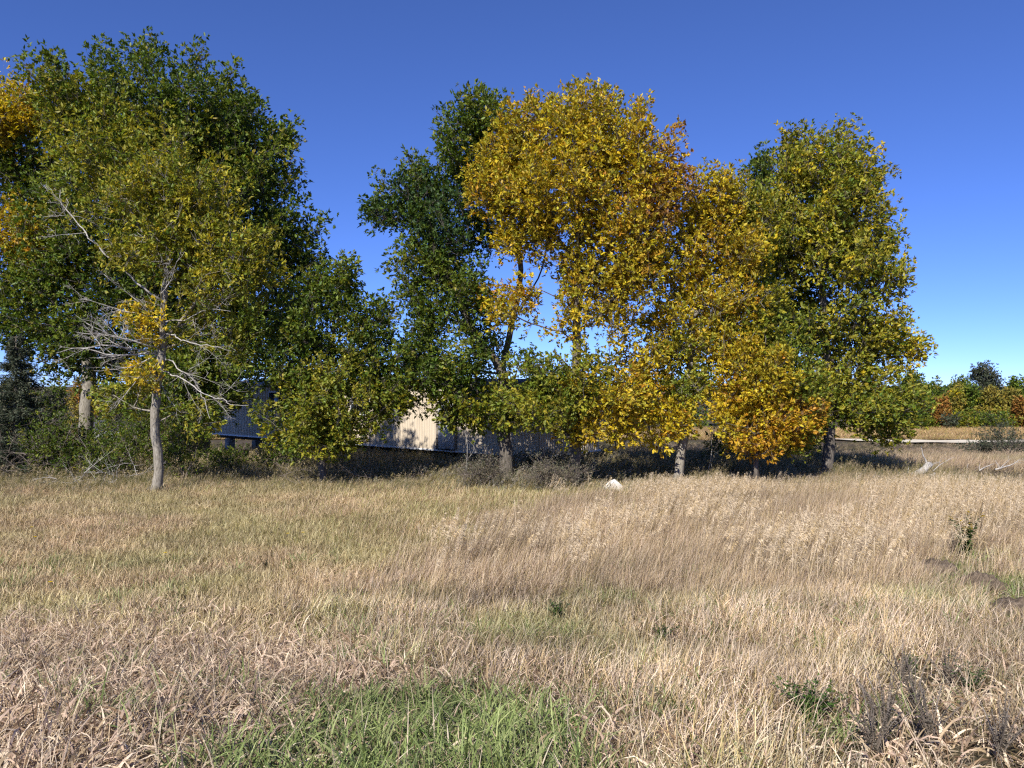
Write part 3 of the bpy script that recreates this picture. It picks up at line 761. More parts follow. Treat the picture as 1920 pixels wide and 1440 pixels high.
def brush_pile(px, py, depth, n, spread, length, label, seed, mat=M_BRUSH, name='branch_heap', zmax=.5, flat=.35):
    rng = np.random.default_rng(seed)
    b = at(px, py, depth); b[2] = g1(b[0], b[1])
    root = empty(name, b, label=label, category='branches')
    for k in range(n):
        a = np.array([rng.normal(0, spread * .5), rng.normal(0, spread * .3), rng.uniform(.02, zmax)])
        d = unit(np.array([rng.normal(0, 1), rng.normal(0, .6), rng.uniform(-.1, flat * 2)]))
        e = a + d * length * rng.uniform(.5, 1.2); e[2] = max(e[2], .08)
        w = MB(); dead_branch(w, rng, a, e, rng.uniform(.007, .016), 2, .1, 4)
        link('branch', w.mesh('branch', True), mat, root)
brush_pile(205, 872, 25.6, 22, 1.5, 1.1, 'heap of bare grey fallen twigs at the brush edge beside the pale trunk', 50, M_DEAD)
brush_pile(40, 845, 26.8, 20, 1.8, 1.7, 'tangle of bare dead boughs under the spruce', 51, M_BRUSH, zmax=1.1)
brush_pile(560, 880, 25.0, 8, 1.0, 1.4, 'thin bare fallen boughs at the foot of the short bushy tree', 52, M_BRUSH)
brush_pile(715, 885, 26.5, 12, 1.6, 1.6, 'scattered brown sticks in the shaded grass before the mobile home', 53, M_BRUSH, zmax=.6)
def sapling(px, depth, h, label, seed):
    rng = np.random.default_rng(seed); b = at(px, 900, depth); b[2] = g1(b[0], b[1]) - .03
    w = MB()
    dead_branch(w, rng, (0, 0, 0), (.05, 0, h), .022, 2, .04, 5)
    o = link('bare_sapling', w.mesh('bare_sapling', True), M_DEAD, None, b, label=label, category='sapling')
sapling(866, 25.6, 1.75, 'small leafless sapling standing before the mobile home door', 60)
sapling(1330, 27.5, 2.0, 'small leafless sapling standing between the yellow ash and orange tree', 61)

# ------------------------------------------------------------------ far trees and hedge
def far_tree(name, seed, px, topy, depth, wpx, pal, label, group=None, leaf=.42, dens=1.0, airy=False):
    b = at(px, 800, depth); zg = g1(b[0], b[1]); pyb = HOR - (zg - EYE) / depth * F
    topy -= 16; h = pyb - topy; rng = np.random.default_rng(seed)
    rd = wpx / 2 / F * depth
    lob = []
    n = 9 if airy else 7
    for k in range(n):
        f = (k + .5) / n
        rr = wpx * .5 * (math.sin(math.pi * min(1, .22 + .72 * f)) ** .8)
        lob.append((px + rng.uniform(-.35, .35) * rr, pyb - h * (.12 + .80 * f), rr * (.45 if airy else .72) * rng.uniform(.8, 1.1), h * .12, rng.uniform(-1, 1), rd * .7, 11 * dens, pal if isinstance(pal, str) else pal[k % len(pal)]))
    return build_tree(name, seed, depth, [[(px, pyb), (px + rng.uniform(-3, 3), pyb - h * .35), (px + rng.uniform(-4, 4), pyb - h * .8)]], .22, lob, label, 'tree', group, (leaf, leaf * .55), 10, 4, h / F * depth * .12,
                      None, sig=.55 if not airy else .42, leafmat=M_FAR, twig_every=6, rtip=.02)
for i, (px, ty, d, w, pal, lab) in enumerate([
    (1703, 712, 138, 46, 'green', 'upright dark green far tree next to the windblown ash crown'),
    (1718, 716, 141, 40, ['green', 'ygreen'], 'narrow pale green far tree rising above its neighbours'),
    (1748, 729, 132, 62, 'green', 'broad dark green far tree left of the orange bush'.replace('left of', 'behind')),
    (1778, 738, 136, 44, ['green', 'grey'], 'rounded dull green far tree in the gap of the far row'),
    (1797, 722, 140, 52, ['green', 'dull'], 'yellowish green far tree beside the tall feathery one'),
    (1795, 742, 128, 22, ['dull', 'olive'], 'small yellow far tree against dark green neighbours'),
    (1818, 736, 130, 54, 'green', 'darkest green far tree before the feathery one'),
    (1862, 746, 126, 50, ['dull', 'olive', 'dull'], 'dull yellow far tree in front of the white farmhouse'),
    (1893, 748, 127, 44, ['dull', 'rust', 'dull'], 'olive and rust coloured far tree beside the dull yellow one'),
    (1908, 722, 134, 50, 'green', 'tall dark green far tree at the end of the far row'),
    (1955, 722, 134, 60, 'green', 'next dark green far tree beyond the row end'),
    (1765, 762, 122, 20, 'rust', 'small rusty orange bush standing in the far hedge'),
    (1915, 768, 120, 26, 'rust', 'brown leaved small far tree below the dark green row end')]):
    far_tree('distant_tree', 100 + i, px, ty, d, w, pal, lab, 'trees along the far field edge', dens=1.5)
far_tree('distant_tree', 130, 1848, 694, 145, 104, 'grey', 'tall feathery grey green far tree standing above the far row', 'trees along the far field edge', leaf=.36, dens=2.6, airy=True)
fr = np.random.default_rng(9)
for i, px in enumerate(list(range(20, 1690, 76))):
    far_tree('distant_tree', 140 + i, px + fr.uniform(-15, 15), fr.uniform(712, 736), fr.uniform(128, 150), fr.uniform(62, 94), [['green', 'dull'], ['green', 'grey'], ['dull', 'rust'], 'grey'][i % 4],
             'far tree glimpsed through gaps behind the row of ashes', 'far trees glimpsed behind the ash row', dens=.9)
for i, px in enumerate(list(range(1690, 1960, 18))):
    b = at(px, 800, 121)
    shrub('hedge_shrub', 200 + i, px, 800, 119 + fr.uniform(-3, 4), fr.uniform(2.4, 3.8), fr.uniform(1.5, 2.7), ['green', 'grey', 'green', 'ygreen'][i % 4], 'low green shrub in the far hedge along the stubble field',
          14, (.34, .19), 'shrubs of the far hedge', 9, per=4, sig=.42)

# ------------------------------------------------------------------ small things in the grass
def ground_at(px, py):
    """walk along the ray of a photo pixel until it meets the ground"""
    d = np.linspace(2.5, 120, 6000)
    z = EYE + (HOR - py) / F * d; x = (px - 960) / F * d
    i = int(np.argmax(z < gz(x, d)))
    return np.array([x[i], d[i], g1(x[i], d[i])])

def stone():
    p = ground_at(1148, 918); rng = np.random.default_rng(12)
    import bmesh
    bm = bmesh.new()
    for v in [(-.36, 0, .0), (-.33, -.12, .07), (-.16, -.16, .14), (-.05, -.10, .27), (.05, -.05, .30), (.10, .08, .26), (.20, -.12, .18), (.34, -.06, .06), (.33, .1, .02),
              (-.1, -.2, -.1), (.2, -.2, -.1), (-.3, .2, -.1), (.3, .2, -.1), (-.1, .2, .16), (.02, -.17, .10), (-.36, 0, -.1), (.36, 0, -.1)]:
        bm.verts.new(v)
    bmesh.ops.convex_hull(bm, input=bm.verts)
    for v in [v for v in bm.verts if not v.link_faces]: bm.verts.remove(v)
    bmesh.ops.subdivide_edges(bm, edges=bm.edges, cuts=2, use_grid_fill=True)
    for v in bm.verts: v.co += Vector(rng.normal(0, .007, 3))
    bmesh.ops.triangulate(bm, faces=bm.faces)
    me = bpy.data.meshes.new('white_stone'); bm.to_mesh(me); bm.free()
    link('white_stone', me, M_STONE, None, (p[0], p[1], p[2] + .1), label='angular white stone lying in the grass before the weedy bush', category='stone')
stone()

def fallen_log():
    p = ground_at(1738, 893); rng = np.random.default_rng(21)
    root = empty('fallen_log', p, label='weathered grey log lying in the grass with one upright bare branch', category='log')
    s = p[1] / F
    def L(px, py, dy=0): return np.array([(px - 1738) * s, dy, (893 - py) * s])
    w = MB(); P = spline([L(1700, 889, -.1), L(1718, 884, 0), L(1735, 877, .1), L(1749, 868, .25)], .1)
    w.tube(P, np.interp(np.linspace(0, 1, len(P)), [0, .3, 1], [.07, .12, .13]), 10, rough=.35, rng=rng); link('trunk', w.mesh('trunk', True), M_DEAD, root)
    w = MB(); P = spline([L(1722, 893, -.25), L(1735, 888, -.2), L(1750, 885, -.1)], .1); w.tube(P, np.linspace(.05, .08, len(P)), 8, rough=.3, rng=rng); link('split_piece', w.mesh('split_piece', True), M_DEAD, root)
    w = MB(); P = spline([L(1746, 871, .2), L(1742, 862, .2), L(1735, 851, .15), L(1731, 841, .1), L(1730, 833, .1)], .08)
    P[1:-1] += rng.normal(0, .012, (len(P) - 2, 3)); w.tube(P, np.linspace(.045, .008, len(P)), 6); link('branch', w.mesh('branch', True), M_DEAD, root)
    for a, b in (((1744, 874), (1775, 862)), ((1705, 884), (1712, 872)), ((1752, 880), (1800, 856))):
        w = MB(); dead_branch(w, rng, L(*a, .1), L(*b, .3), .018, 1, .06, 3); link('branch', w.mesh('branch', True), M_DEAD, root)
fallen_log()
def fallen_bough(pa, pb, r, label, seed, ka=4):
    rng = np.random.default_rng(seed)
    a = ground_at(*pa); a[2] += .12
    s = a[1] / F
    b = np.array([(pb[0] - 960) * s, a[1] + .3, EYE + (HOR - pb[1]) * s])
    w = MB(); dead_branch(w, rng, (0, 0, 0), b - a, r, 2, .04, ka)
    link('fallen_branch', w.mesh('fallen_branch', True), M_DEAD, None, a, label=label, category='branch')
fallen_bough((1836, 884), (1874, 866), .03, 'pale bare fallen branch slanting up from the grass beyond the log', 71)
fallen_bough((1866, 882), (1925, 857), .034, 'longer pale forked fallen branch beside the slanting one', 72, 5)
fallen_bough((1786, 891), (1808, 892), .022, 'short pale stick lying flat in the grass beside the log', 73, 2)
fallen_bough((1812, 882), (1824, 866), .02, 'short pale twig rising from the grass between log and branches', 74, 3)

def dirt_mound(px, py, w, d, h, label, seed):
    p = ground_at(px, py); n = 26; rng = np.random.default_rng(seed)
    g = np.linspace(-1, 1, n); X, Y = np.meshgrid(g, g)
    r = np.sqrt(X ** 2 + Y ** 2) * (1 + .35 * (fbm(X * 3 + seed, Y * 3, 1.0, seed) - .5) * 2)
    Z = h * np.clip(1 - r ** 2, -.4, 1) * (.75 + .6 * fbm(X * 4 + seed, Y * 4, .6, seed)) + rng.normal(0, .014, X.shape)
    wx, wy = p[0] + X * w, p[1] + Y * d
    V = np.stack([X * w, Y * d, Z + gz(wx, wy) - p[2] + .02], -1).reshape(-1, 3)
    i = (np.arange(n - 1)[:, None] * n + np.arange(n - 1)[None]).ravel()
    link('dirt_mound', make_mesh('dirt_mound', V, None, np.stack([i, i + 1, i + n + 1, i + n], 1), None, True), M_DIRT, None, p, label=label, category='dirt mound')
dirt_mound(1752, 1072, .40, .48, .18, 'bare grey brown dirt mound below the green thistle', 1)
dirt_mound(1838, 1100, .32, .36, .18, 'second dirt mound beside the bright green grass tuft', 2)
dirt_mound(1905, 1156, .40, .38, .18, 'wide crumbly dirt mound below the bright green grass tuft', 3)

def herb(name, px, py, h, label, seed, col, n_st=7, leaf=(.07, .02), spread=.5, cat='plant', tip=None, per=26, up=1.0, dark=None):
    """forb: a few stems with many small leaves"""
    p = ground_at(px, py); rng = np.random.default_rng(seed)
    root = empty(name, p, label=label, category=cat)
    w = MB(); C, A, Nn, K, S = [], [], [], [], []
    for k in range(n_st):
        az = rng.uniform(0, 6.283); l = h * rng.uniform(.65, 1.05); ln = spread * rng.uniform(.1, 1)
        t = np.linspace(0, 1, 7)[:, None]
        P = np.array([math.cos(az), math.sin(az), 0]) * (ln * l * t ** 1.4) + np.array([0, 0, 1]) * l * t * (1 - .15 * ln * t)
        w.tube(P, np.linspace(.006, .002, 7), 4, cap=False)
        tt = rng.uniform(.1, 1, per); Q = np.stack([np.interp(tt, t[:, 0], P[:, j]) for j in range(3)], 1)
        a2 = rng.uniform(0, 6.283, per)
        d = unit(np.stack([np.cos(a2), np.sin(a2), rng.uniform(-.2, .9, per) * up], 1))
        C.append(Q); A.append(d); Nn.append(unit(rng.normal(0, .4, (per, 3)) + np.array([0, 0, 1])))
        c = np.tile(np.array(col), (per, 1)) * rng.uniform(.6, 1.4, (per, 1))
        if tip is not None: c[tt > .88] = np.array(tip) * rng.uniform(.8, 1.1)
        K.append(c); S.append(1 - .55 * tt)
    C, A, Nn, K, S = map(np.concatenate, (C, A, Nn, K, S)); n = len(C)
    link('stem', w.mesh('stem', True), M_BRUSH, root)
    link('foliage', leaves_mesh('foliage', C, A, Nn, leaf[0] * S * rng.uniform(.7, 1.3, n), leaf[1] * S * rng.uniform(.7, 1.3, n), K), M_LEAF, root)
    return root
herb('thistle', 1808, 1036, .80, 'green leafy thistle with yellow top in dry grass above the dirt mounds', 80, (.055, .10, .025), 9, (.15, .05), .4, tip=(.5, .36, .03), per=46)
herb('dead_weed', 1787, 1042, .55, 'dark dead weed clump beside the green thistle', 81, (.035, .028, .022), 9, (.05, .014), .6, per=24)
herb('dock_stalk', 1838, 1006, .95, 'brown dead seed stalk leaning above the thistle', 82, (.09, .05, .03), 2, (.05, .022), .25, per=60)
herb('dock_stalk', 1694, 962, .45, 'short dark brown seed stalk alone in the tall grass', 83, (.05, .035, .025), 1, (.05, .022), .2, per=50)
herb('green_herb', 1045, 1160, .24, 'ferny bright green plant low in the dry grass', 84, (.07, .135, .03), 14, (.06, .02), .9, per=40)
herb('green_herb', 1240, 1200, .2, 'small ferny green plant beside faded grass in the middle of the field', 85, (.075, .13, .035), 9, (.05, .016), .9, per=34)
herb('green_herb', 1522, 1352, .26, 'broad green leafy herb with a yellow flower in dry grass', 86, (.085, .16, .035), 16, (.055, .022), 1.1, per=40, tip=(.10, .16, .03))
herb('green_herb', 1820, 1300, .24, 'straggling green herb beside grey dead weeds', 87, (.07, .12, .035), 9, (.055, .018), .9, per=34)
herb('green_herb', 1712, 1262, .16, 'low green rosette in dry grass below the dirt mounds', 88, (.06, .12, .03), 8, (.05, .02), .9, per=30)
herb('green_herb', 500, 1068, .24, 'dark green upright little weed in the mown-looking turf', 89, (.035, .055, .02), 6, (.06, .02), .5, per=30)
herb('green_herb', 105, 1012, .14, 'low bright green weed near the small yellow flowers', 90, (.07, .14, .03), 8, (.07, .025), .9, per=26)
for k, (px, py) in enumerate([(1660, 1370), (1715, 1330), (1775, 1290), (1640, 1420), (1745, 1395), (1690, 1290), (1875, 1425)]):
    herb('grey_weed', px, py, .34, 'fuzzy grey brown dead weed in the foreground grass', 91 + k, (.23, .20, .165), 12, (.03, .008), .7, per=50)['group'] = 'dead grey weeds in the foreground'

def flower(px, py, seed, label):
    p = ground_at(px, py); rng = np.random.default_rng(seed)
    root = empty('yellow_flower', p, label=label, category='flower')
    w = MB(); w.tube([(0, 0, 0), (.01, 0, .1), (.02, 0, .2)], [.004, .003, .003], 4); link('stem', w.mesh('stem'), M_BRUSH, root)
    n = 14; a = np.arange(n) * 6.283 / n
    C = np.tile([.02, 0, .2], (n, 1)); A = unit(np.stack([np.cos(a), np.sin(a), np.full(n, .35)], 1)); Nn = np.tile([0, 0, 1.], (n, 1)) + rng.normal(0, .2, (n, 3))
    link('petals', leaves_mesh('petals', C, A, Nn, np.full(n, .04), np.full(n, .018), np.tile([.75, .55, .02], (n, 1))), M_LEAF, root)
for k, (px, py) in enumerate([(58, 1002), (64, 1022), (92, 1115), (566, 1013), (538, 1015), (308, 1054)]):
    f = flower(px, py, k, 'tiny yellow flower head in the short turf')
for o in [o for o in bpy.data.objects if o.name.startswith('yellow_flower')]: o['group'] = 'yellow flowers dotted in the turf'

# ------------------------------------------------------------------ grass: clumps scattered over the land
TAN, PALE, BROWN, PINK, STRAW = (.39, .31, .20), (.62, .53, .40), (.19, .13, .078), (.43, .33, .25), (.47, .37, .21)
GR1, GR2, GR3 = (.09, .135, .035), (.175, .225, .065), (.29, .325, .125)
OLV, OLV2 = (.19, .165, .055), (.27, .225, .09)

def blades(mb, rng, n, rad, L, w, lean, curl, cols, az=None, az_s=3.2, segs=5, twist=1.2, cw=None):
    cs = np.array(cols)
    for k in range(n):
        r = rad * math.sqrt(rng.random()); th = rng.uniform(0, 6.283)
        p = np.array([r * math.cos(th), r * math.sin(th), -.02])
        a = rng.uniform(0, 6.283) if az is None else az + rng.normal(0, az_s)
        l = rng.uniform(*L); wd = rng.uniform(*w); t0 = rng.uniform(*lean); cu = rng.uniform(*curl); tw = rng.uniform(-twist, twist)
        d = np.array([math.cos(a), math.sin(a), 0]); s0 = np.array([-math.sin(a), math.cos(a), 0])
        V = []
        ang = t0
        ph = rng.uniform(-.5, .5)
        for i in range(segs + 1):
            t = i / segs
            tang = math.sin(ang) * d + math.cos(ang) * np.array([0, 0, 1])
            nn = np.cross(tang, s0)
            s = s0 * math.cos(tw * t + ph) + nn * math.sin(tw * t + ph)
            ww = wd * (.55 + .45 * min(1, t * 4)) * (1 - t ** 2.2) * .5 + .0004
            V += [p - s * ww, p + s * ww]
            p = p + tang * l / segs
            ang += cu / segs * (1.6 * t + .2) * 1.25
        i = np.arange(segs)[:, None] * 2
        q = np.concatenate([i, i + 1, i + 3, i + 2], 1)
        c = cs[rng.choice(len(cs), p=cw)] * rng.uniform(.7, 1.25)
        g = np.linspace(.85, 1.1, segs + 1).repeat(2)[:, None]
        mb.add(V, q, None, np.clip(c * g, 0, .85))

def panicles(mb, rng, n, rad, L, cols, lean=(.15, .5), az=0.0, spk=16, w=.0035, drop=1.0, sw=.008):
    cs = np.array(cols)
    for k in range(n):
        r = rad * math.sqrt(rng.random()); th = rng.uniform(0, 6.283)
        p = np.array([r * math.cos(th), r * math.sin(th), -.02]); a = az + rng.normal(0, .45)
        d = np.array([math.cos(a), math.sin(a), 0]); s = np.array([-math.sin(a), math.cos(a), 0])
        l = rng.uniform(*L); ang = rng.uniform(*lean) * .5; c = cs[rng.choice(len(cs))] * rng.uniform(.8, 1.2); V = []; pts = []
        segs = 6; cu = rng.uniform(.25, .75)
        for i in range(segs + 1):
            V += [p - s * w * .5, p + s * w * .5]; pts.append(p.copy())
            p = p + (math.sin(ang) * d + np.array([0, 0, math.cos(ang)])) * l / segs; ang += cu / segs * (2 if i > 3 else .8)
        i = np.arange(segs)[:, None] * 2
        mb.add(V, np.concatenate([i, i + 1, i + 3, i + 2], 1), None, np.clip(c, 0, .85))
        pts = np.array(pts); tt = rng.uniform(.74, 1.0, spk) * (segs)
        Q = np.stack([np.interp(tt, np.arange(segs + 1), pts[:, j]) for j in range(3)], 1)
        ax = unit(d * .75 + rng.normal(0, .35, (spk, 3)) + np.array([0, 0, .15 - .5 * drop * rng.random()]))
        sd = unit(np.cross(ax, rng.normal(size=(spk, 3))))
        ll = rng.uniform(.04, .10, spk)[:, None]
        V = np.stack([Q, Q + ax * ll * .5 + sd * sw * .5 - [0, 0, .004], Q + ax * ll - np.array([0, 0, 1]) * ll * .35 * drop, Q + ax * ll * .5 - sd * sw * .5 - [0, 0, .004]], 1).reshape(-1, 3)
        b = np.arange(spk)[:, None] * 4
        mb.add(V, np.concatenate([b, b + 1, b + 2, b + 3], 1), None, np.clip(c * rng.uniform(.95, 1.2), 0, .85))

PROTO = bpy.data.collections.new('clump_sources')       # not linked to the scene
def protos(prefix, n, fn, seed):
    col = bpy.data.collections.new(prefix)
    for k in range(n):
        mb = MB(); fn(mb, np.random.default_rng(seed * 100 + k))
        me = mb.mesh('%s_%02d' % (prefix, k)); me.materials.append(M_GRASS)
        col.objects.link(bpy.data.objects.new('%s_%02d' % (prefix, k), me))
    return col, n

def f_curl(mb, r):
    blades(mb, r, 30, .15, (.09, .26), (.008, .018), (.25, 1.5), (.6, 4.2), [TAN, PALE, PINK, BROWN, PALE, PINK, TAN], twist=2.6)
    blades(mb, r, 5, .13, (.18, .36), (.003, .005), (.2, 1.1), (0, 1.0), [TAN, BROWN, PALE], segs=4)
    blades(mb, r, 12, .15, (.06, .17), (.006, .012), (.4, 1.5), (.2, 3), [BROWN, BROWN, TAN, OLV])
def f_fine(mb, r):
    blades(mb, r, 9, .16, (.16, .38), (.0035, .006), (.1, .8), (.1, 1.3), [TAN, PALE, STRAW, PALE], az=.25, az_s=1.0)
    blades(mb, r, 26, .16, (.08, .22), (.005, .011), (.3, 1.5), (.5, 3.8), [TAN, PINK, BROWN, PALE, PINK], twist=2.4)
    blades(mb, r, 10, .15, (.08, .24), (.005, .009), (.1, 1.2), (.2, 1.8), [BROWN, OLV, GR1, BROWN])
def f_green(mb, r):
    blades(mb, r, 20, .13, (.16, .40), (.007, .015), (.2, 1.15), (.3, 2.0), [GR1, GR2, GR3, GR3, GR2], twist=1.0)
    blades(mb, r, 10, .13, (.12, .32), (.005, .012), (.4, 1.4), (.2, 2.4), [PALE, TAN, TAN, BROWN])
def f_turf(mb, r):
    blades(mb, r, 44, .22, (.06, .17), (.006, .011), (.2, 1.35), (.2, 2.6), [TAN, PALE, OLV2, BROWN, PINK, OLV, TAN, PINK], segs=3, twist=2)
    blades(mb, r, 10, .22, (.10, .22), (.003, .005), (.1, .8), (.1, 1.2), [PALE, TAN], segs=3)
def f_mid(mb, r):
    blades(mb, r, 30, .2, (.16, .40), (.005, .009), (.05, .9), (.1, 1.5), [OLV, OLV2, TAN, STRAW, GR3, BROWN, PALE], az=.1, az_s=1.2, segs=4)
def f_tall(mb, r):
    blades(mb, r, 20, .2, (.32, .72), (.004, .0075), (.1, .6), (.1, 1.1), [TAN, STRAW, PALE, BROWN, PINK], az=0, az_s=.7, segs=4)
    blades(mb, r, 18, .2, (.12, .4), (.006, .011), (.2, 1.3), (.3, 2.8), [TAN, BROWN, OLV2, PINK, PALE], az=0, az_s=1.4, segs=4)
def f_seed(mb, r):
    panicles(mb, r, 6, .22, (.6, .98), [PALE, STRAW, PALE, PALE], w=.004, sw=.008, spk=20)
    blades(mb, r, 8, .2, (.3, .6), (.004, .007), (.1, .6), (.2, 1.0), [TAN, STRAW, OLV2], az=0, az_s=.8, segs=4)
def f_weed(mb, r):
    for k in range(4):
        panicles(mb, r, 1, .18, (.45, .95), [(.24, .21, .16), (.19, .175, .11), (.29, .26, .205), (.14, .15, .08)], spk=40, drop=.5, sw=.014)
    blades(mb, r, 26, .2, (.2, .5), (.006, .013), (.1, .9), (.2, 1.8), [OLV, (.14, .14, .06), (.2, .17, .11), (.11, .10, .06)], segs=4)
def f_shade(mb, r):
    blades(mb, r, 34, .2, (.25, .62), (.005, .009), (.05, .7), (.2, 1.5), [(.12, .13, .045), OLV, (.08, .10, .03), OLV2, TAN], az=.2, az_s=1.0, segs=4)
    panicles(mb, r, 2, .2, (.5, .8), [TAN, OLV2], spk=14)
PC = {k: protos(k, 7, fn, i + 1) for i, (k, fn) in enumerate(dict(curl=f_curl, fine=f_fine, green=f_green, turf=f_turf, mid=f_mid, tall=f_tall, seed=f_seed, weed=f_weed, shade=f_shade).items())}

def scatter_nodes(col):
    ng = bpy.data.node_groups.new('scatter_' + col.name, 'GeometryNodeTree')
    ng.interface.new_socket('Geometry', in_out='INPUT', socket_type='NodeSocketGeometry')
    ng.interface.new_socket('Geometry', in_out='OUTPUT', socket_type='NodeSocketGeometry')
    nd = ng.nodes; gi = nd.new('NodeGroupInput'); go = nd.new('NodeGroupOutput')
    ci = nd.new('GeometryNodeCollectionInfo'); ci.inputs['Collection'].default_value = col
    ci.inputs['Separate Children'].default_value = True; ci.inputs['Reset Children'].default_value = True
    ip = nd.new('GeometryNodeInstanceOnPoints'); ip.inputs['Pick Instance'].default_value = True
    def attr(name, typ):
        n = nd.new('GeometryNodeInputNamedAttribute'); n.data_type = typ; n.inputs['Name'].default_value = name; return n.outputs[0]
    er = nd.new('FunctionNodeEulerToRotation')
    L = ng.links.new
    L(gi.outputs[0], ip.inputs['Points']); L(ci.outputs[0], ip.inputs['Instance'])
    L(attr('pid', 'INT'), ip.inputs['Instance Index']); L(attr('rot', 'FLOAT_VECTOR'), er.inputs[0]); L(er.outputs[0], ip.inputs['Rotation'])
    L(attr('scl', 'FLOAT_VECTOR'), ip.inputs['Scale']); L(ip.outputs[0], go.inputs[0])
    return ng

def scatter(name, kind, X, Y, scl, tint, label, seed, spin=True, lift=0, cat='grass', wide=1.0):
    rng = np.random.default_rng(seed); n = len(X); col, npr = PC[kind]
    Z = gz(X, Y) + lift
    me = bpy.data.meshes.new(name); me.vertices.add(n); me.vertices.foreach_set('co', np.stack([X, Y, Z], 1).astype(np.float32).ravel())
    def put(nm, typ, fld, arr):
        a = me.attributes.new(nm, typ, 'POINT'); a.data.foreach_set(fld, np.ascontiguousarray(arr).ravel())
    rot = np.zeros((n, 3), np.float32); rot[:, 2] = rng.uniform(0, 6.283, n) if spin else rng.normal(0, .35, n)
    rot[:, 0] = rng.normal(0, .07, n); rot[:, 1] = rng.normal(0, .07, n)
    put('rot', 'FLOAT_VECTOR', 'vector', rot)
    s = (scl * rng.uniform(.75, 1.25, n)).astype(np.float32)
    put('scl', 'FLOAT_VECTOR', 'vector', np.stack([s * wide, s * wide, s * rng.uniform(.85, 1.15, n)], 1).astype(np.float32))
    put('pid', 'INT', 'value', rng.integers(0, npr, n).astype(np.int32))
    c = np.ones((n, 4), np.float32); c[:, :3] = tint * rng.uniform(.82, 1.18, (n, 1)); put('tint', 'FLOAT_COLOR', 'color', c)
    me.update()
    o = link(name, me, None, kind='stuff', label=label, category=cat)
    md = o.modifiers.new('scatter', 'NODES'); md.node_group = scatter_nodes(col)
    return o

def sample(rng, y0, y1, dens, cond=None, xlo=None, xhi=None):
    """random points on the land between two distances; dens(x, y) per square metre (max first)"""
    mx, fn = dens
    half = .70 * y1 + 2.0
    n = int((y1 - y0) * 2 * half * mx)
    X = rng.uniform(-half, half, n); Y = rng.uniform(y0, y1, n)
    k = np.abs(X) < .70 * Y + 2.0
    X, Y = X[k], Y[k]
    k = rng.random(len(X)) < np.clip(fn(X, Y) / mx, 0, 1)
    return X[k], Y[k]

sm = lambda a, b, v: np.clip((v - a) / (b - a), 0, 1) ** 2 * (3 - 2 * np.clip((v - a) / (b - a), 0, 1))
def m_green(x, y):      # lush patch in front
    a = ((x + .50) / .92) ** 2 + ((y - 3.9) / 1.4) ** 2 + (fbm(x, y, .7, 31) - .5) * 2.2
    return .92 * (1 - sm(.35, 1.25, a))
def m_right(x, y):      # the taller dry stand
    edge = np.interp(y, [3, 6, 8, 11, 14, 18, 22, 26, 40], [.6, -.3, -2.2, -2.2, -1.6, -.6, .8, 6, 9]) + (fbm(x, y, 3., 33) - .5) * 2.4
    return sm(-.5, .9, x - edge)
def m_mound(x, y):      # green grass round the dirt mounds, and the bare dirt
    k = np.zeros_like(x)
    for o in bpy.data.objects:
        if o.name.startswith('dirt_mound'):
            k = np.maximum(k, np.exp(-(((x - o.location.x - .25) / 1.0) ** 2 + ((y - o.location.y - .25) / .85) ** 2) * 1.2))
    return k
def dirt(x, y):
    k = np.ones_like(x)
    for o in bpy.data.objects:
        if o.name.startswith('dirt_mound'):
            k *= 1 - .93 * np.exp(-(((x - o.location.x) / .33) ** 2 + ((y - o.location.y) / .33) ** 2) ** 2)
    return k

_cl = []
for o in bpy.data.objects:
    if o.parent is None and o.name.split('.')[0] in ('white_stone', 'fallen_log', 'fallen_branch', 'thistle', 'dead_weed', 'green_herb', 'grey_weed', 'dock_stalk', 'dirt_mound'):
        big = o.name.split('.')[0] in ('fallen_log', 'fallen_branch')
        _cl.append((o.location.x, o.location.y, (1.1, 2.6) if big else (.45, 1.3) if o.name == 'white_stone' else (.5, 1.2) if o.location.y > 9 else (.30, .42)))
def clr(x, y):
    k = np.ones_like(x)
    for cx, cy, (rx, ry) in _cl:
        k *= 1 - .9 * np.exp(-(((x - cx) / rx) ** 2 + ((y - cy + ry * .55) / ry) ** 2) ** 2)
    return k
R = np.random.default_rng(2024)
# near: matted curled leaves
X, Y = sample(R, 2.2, 9.5, (120, lambda x, y: 120 * (1 - m_green(x, y) * .93) * (1 - .8 * m_right(x, y)) * (1 - sm(6.2, 8.6, y + .25 * x + (fbm(x, y, 1.5, 41) - .5) * 2)) * dirt(x, y)))
tone = fbm(X, Y, 1.6, 43)[:, None]
scatter('curled_dry_grass', 'curl', X, Y, .95, np.array([1.15, 1.09, 1.05]) * (.6 + .8 * tone), 'matted curled tan grass leaves in the foreground', 1)
# near right: fine leaning stems
X, Y = sample(R, 2.2, 15, (95, lambda x, y: 95 * m_right(x, y) * (1 - .9 * m_green(x, y)) * (1 - .92 * m_mound(x, y)) * (1 - .45 * sm(8, 13, y)) * dirt(x, y) * clr(x, y)))
tone = fbm(X, Y, 1.1, 45)[:, None]; gg = np.clip((fbm(X, Y, 1.0, 46)[:, None] - .47) * 4, 0, 1)
scatter('fine_dry_grass', 'fine', X, Y, np.interp(tone[:, 0], [.3, .7], [.8, 1.1]), (np.array([1.16, 1.09, 1.07]) * (1 - gg) + np.array([.88, .94, .70]) * gg) * (.42 + 1.15 * tone), 'fine dry tan grass leaning with the wind in the foreground', 2, False)
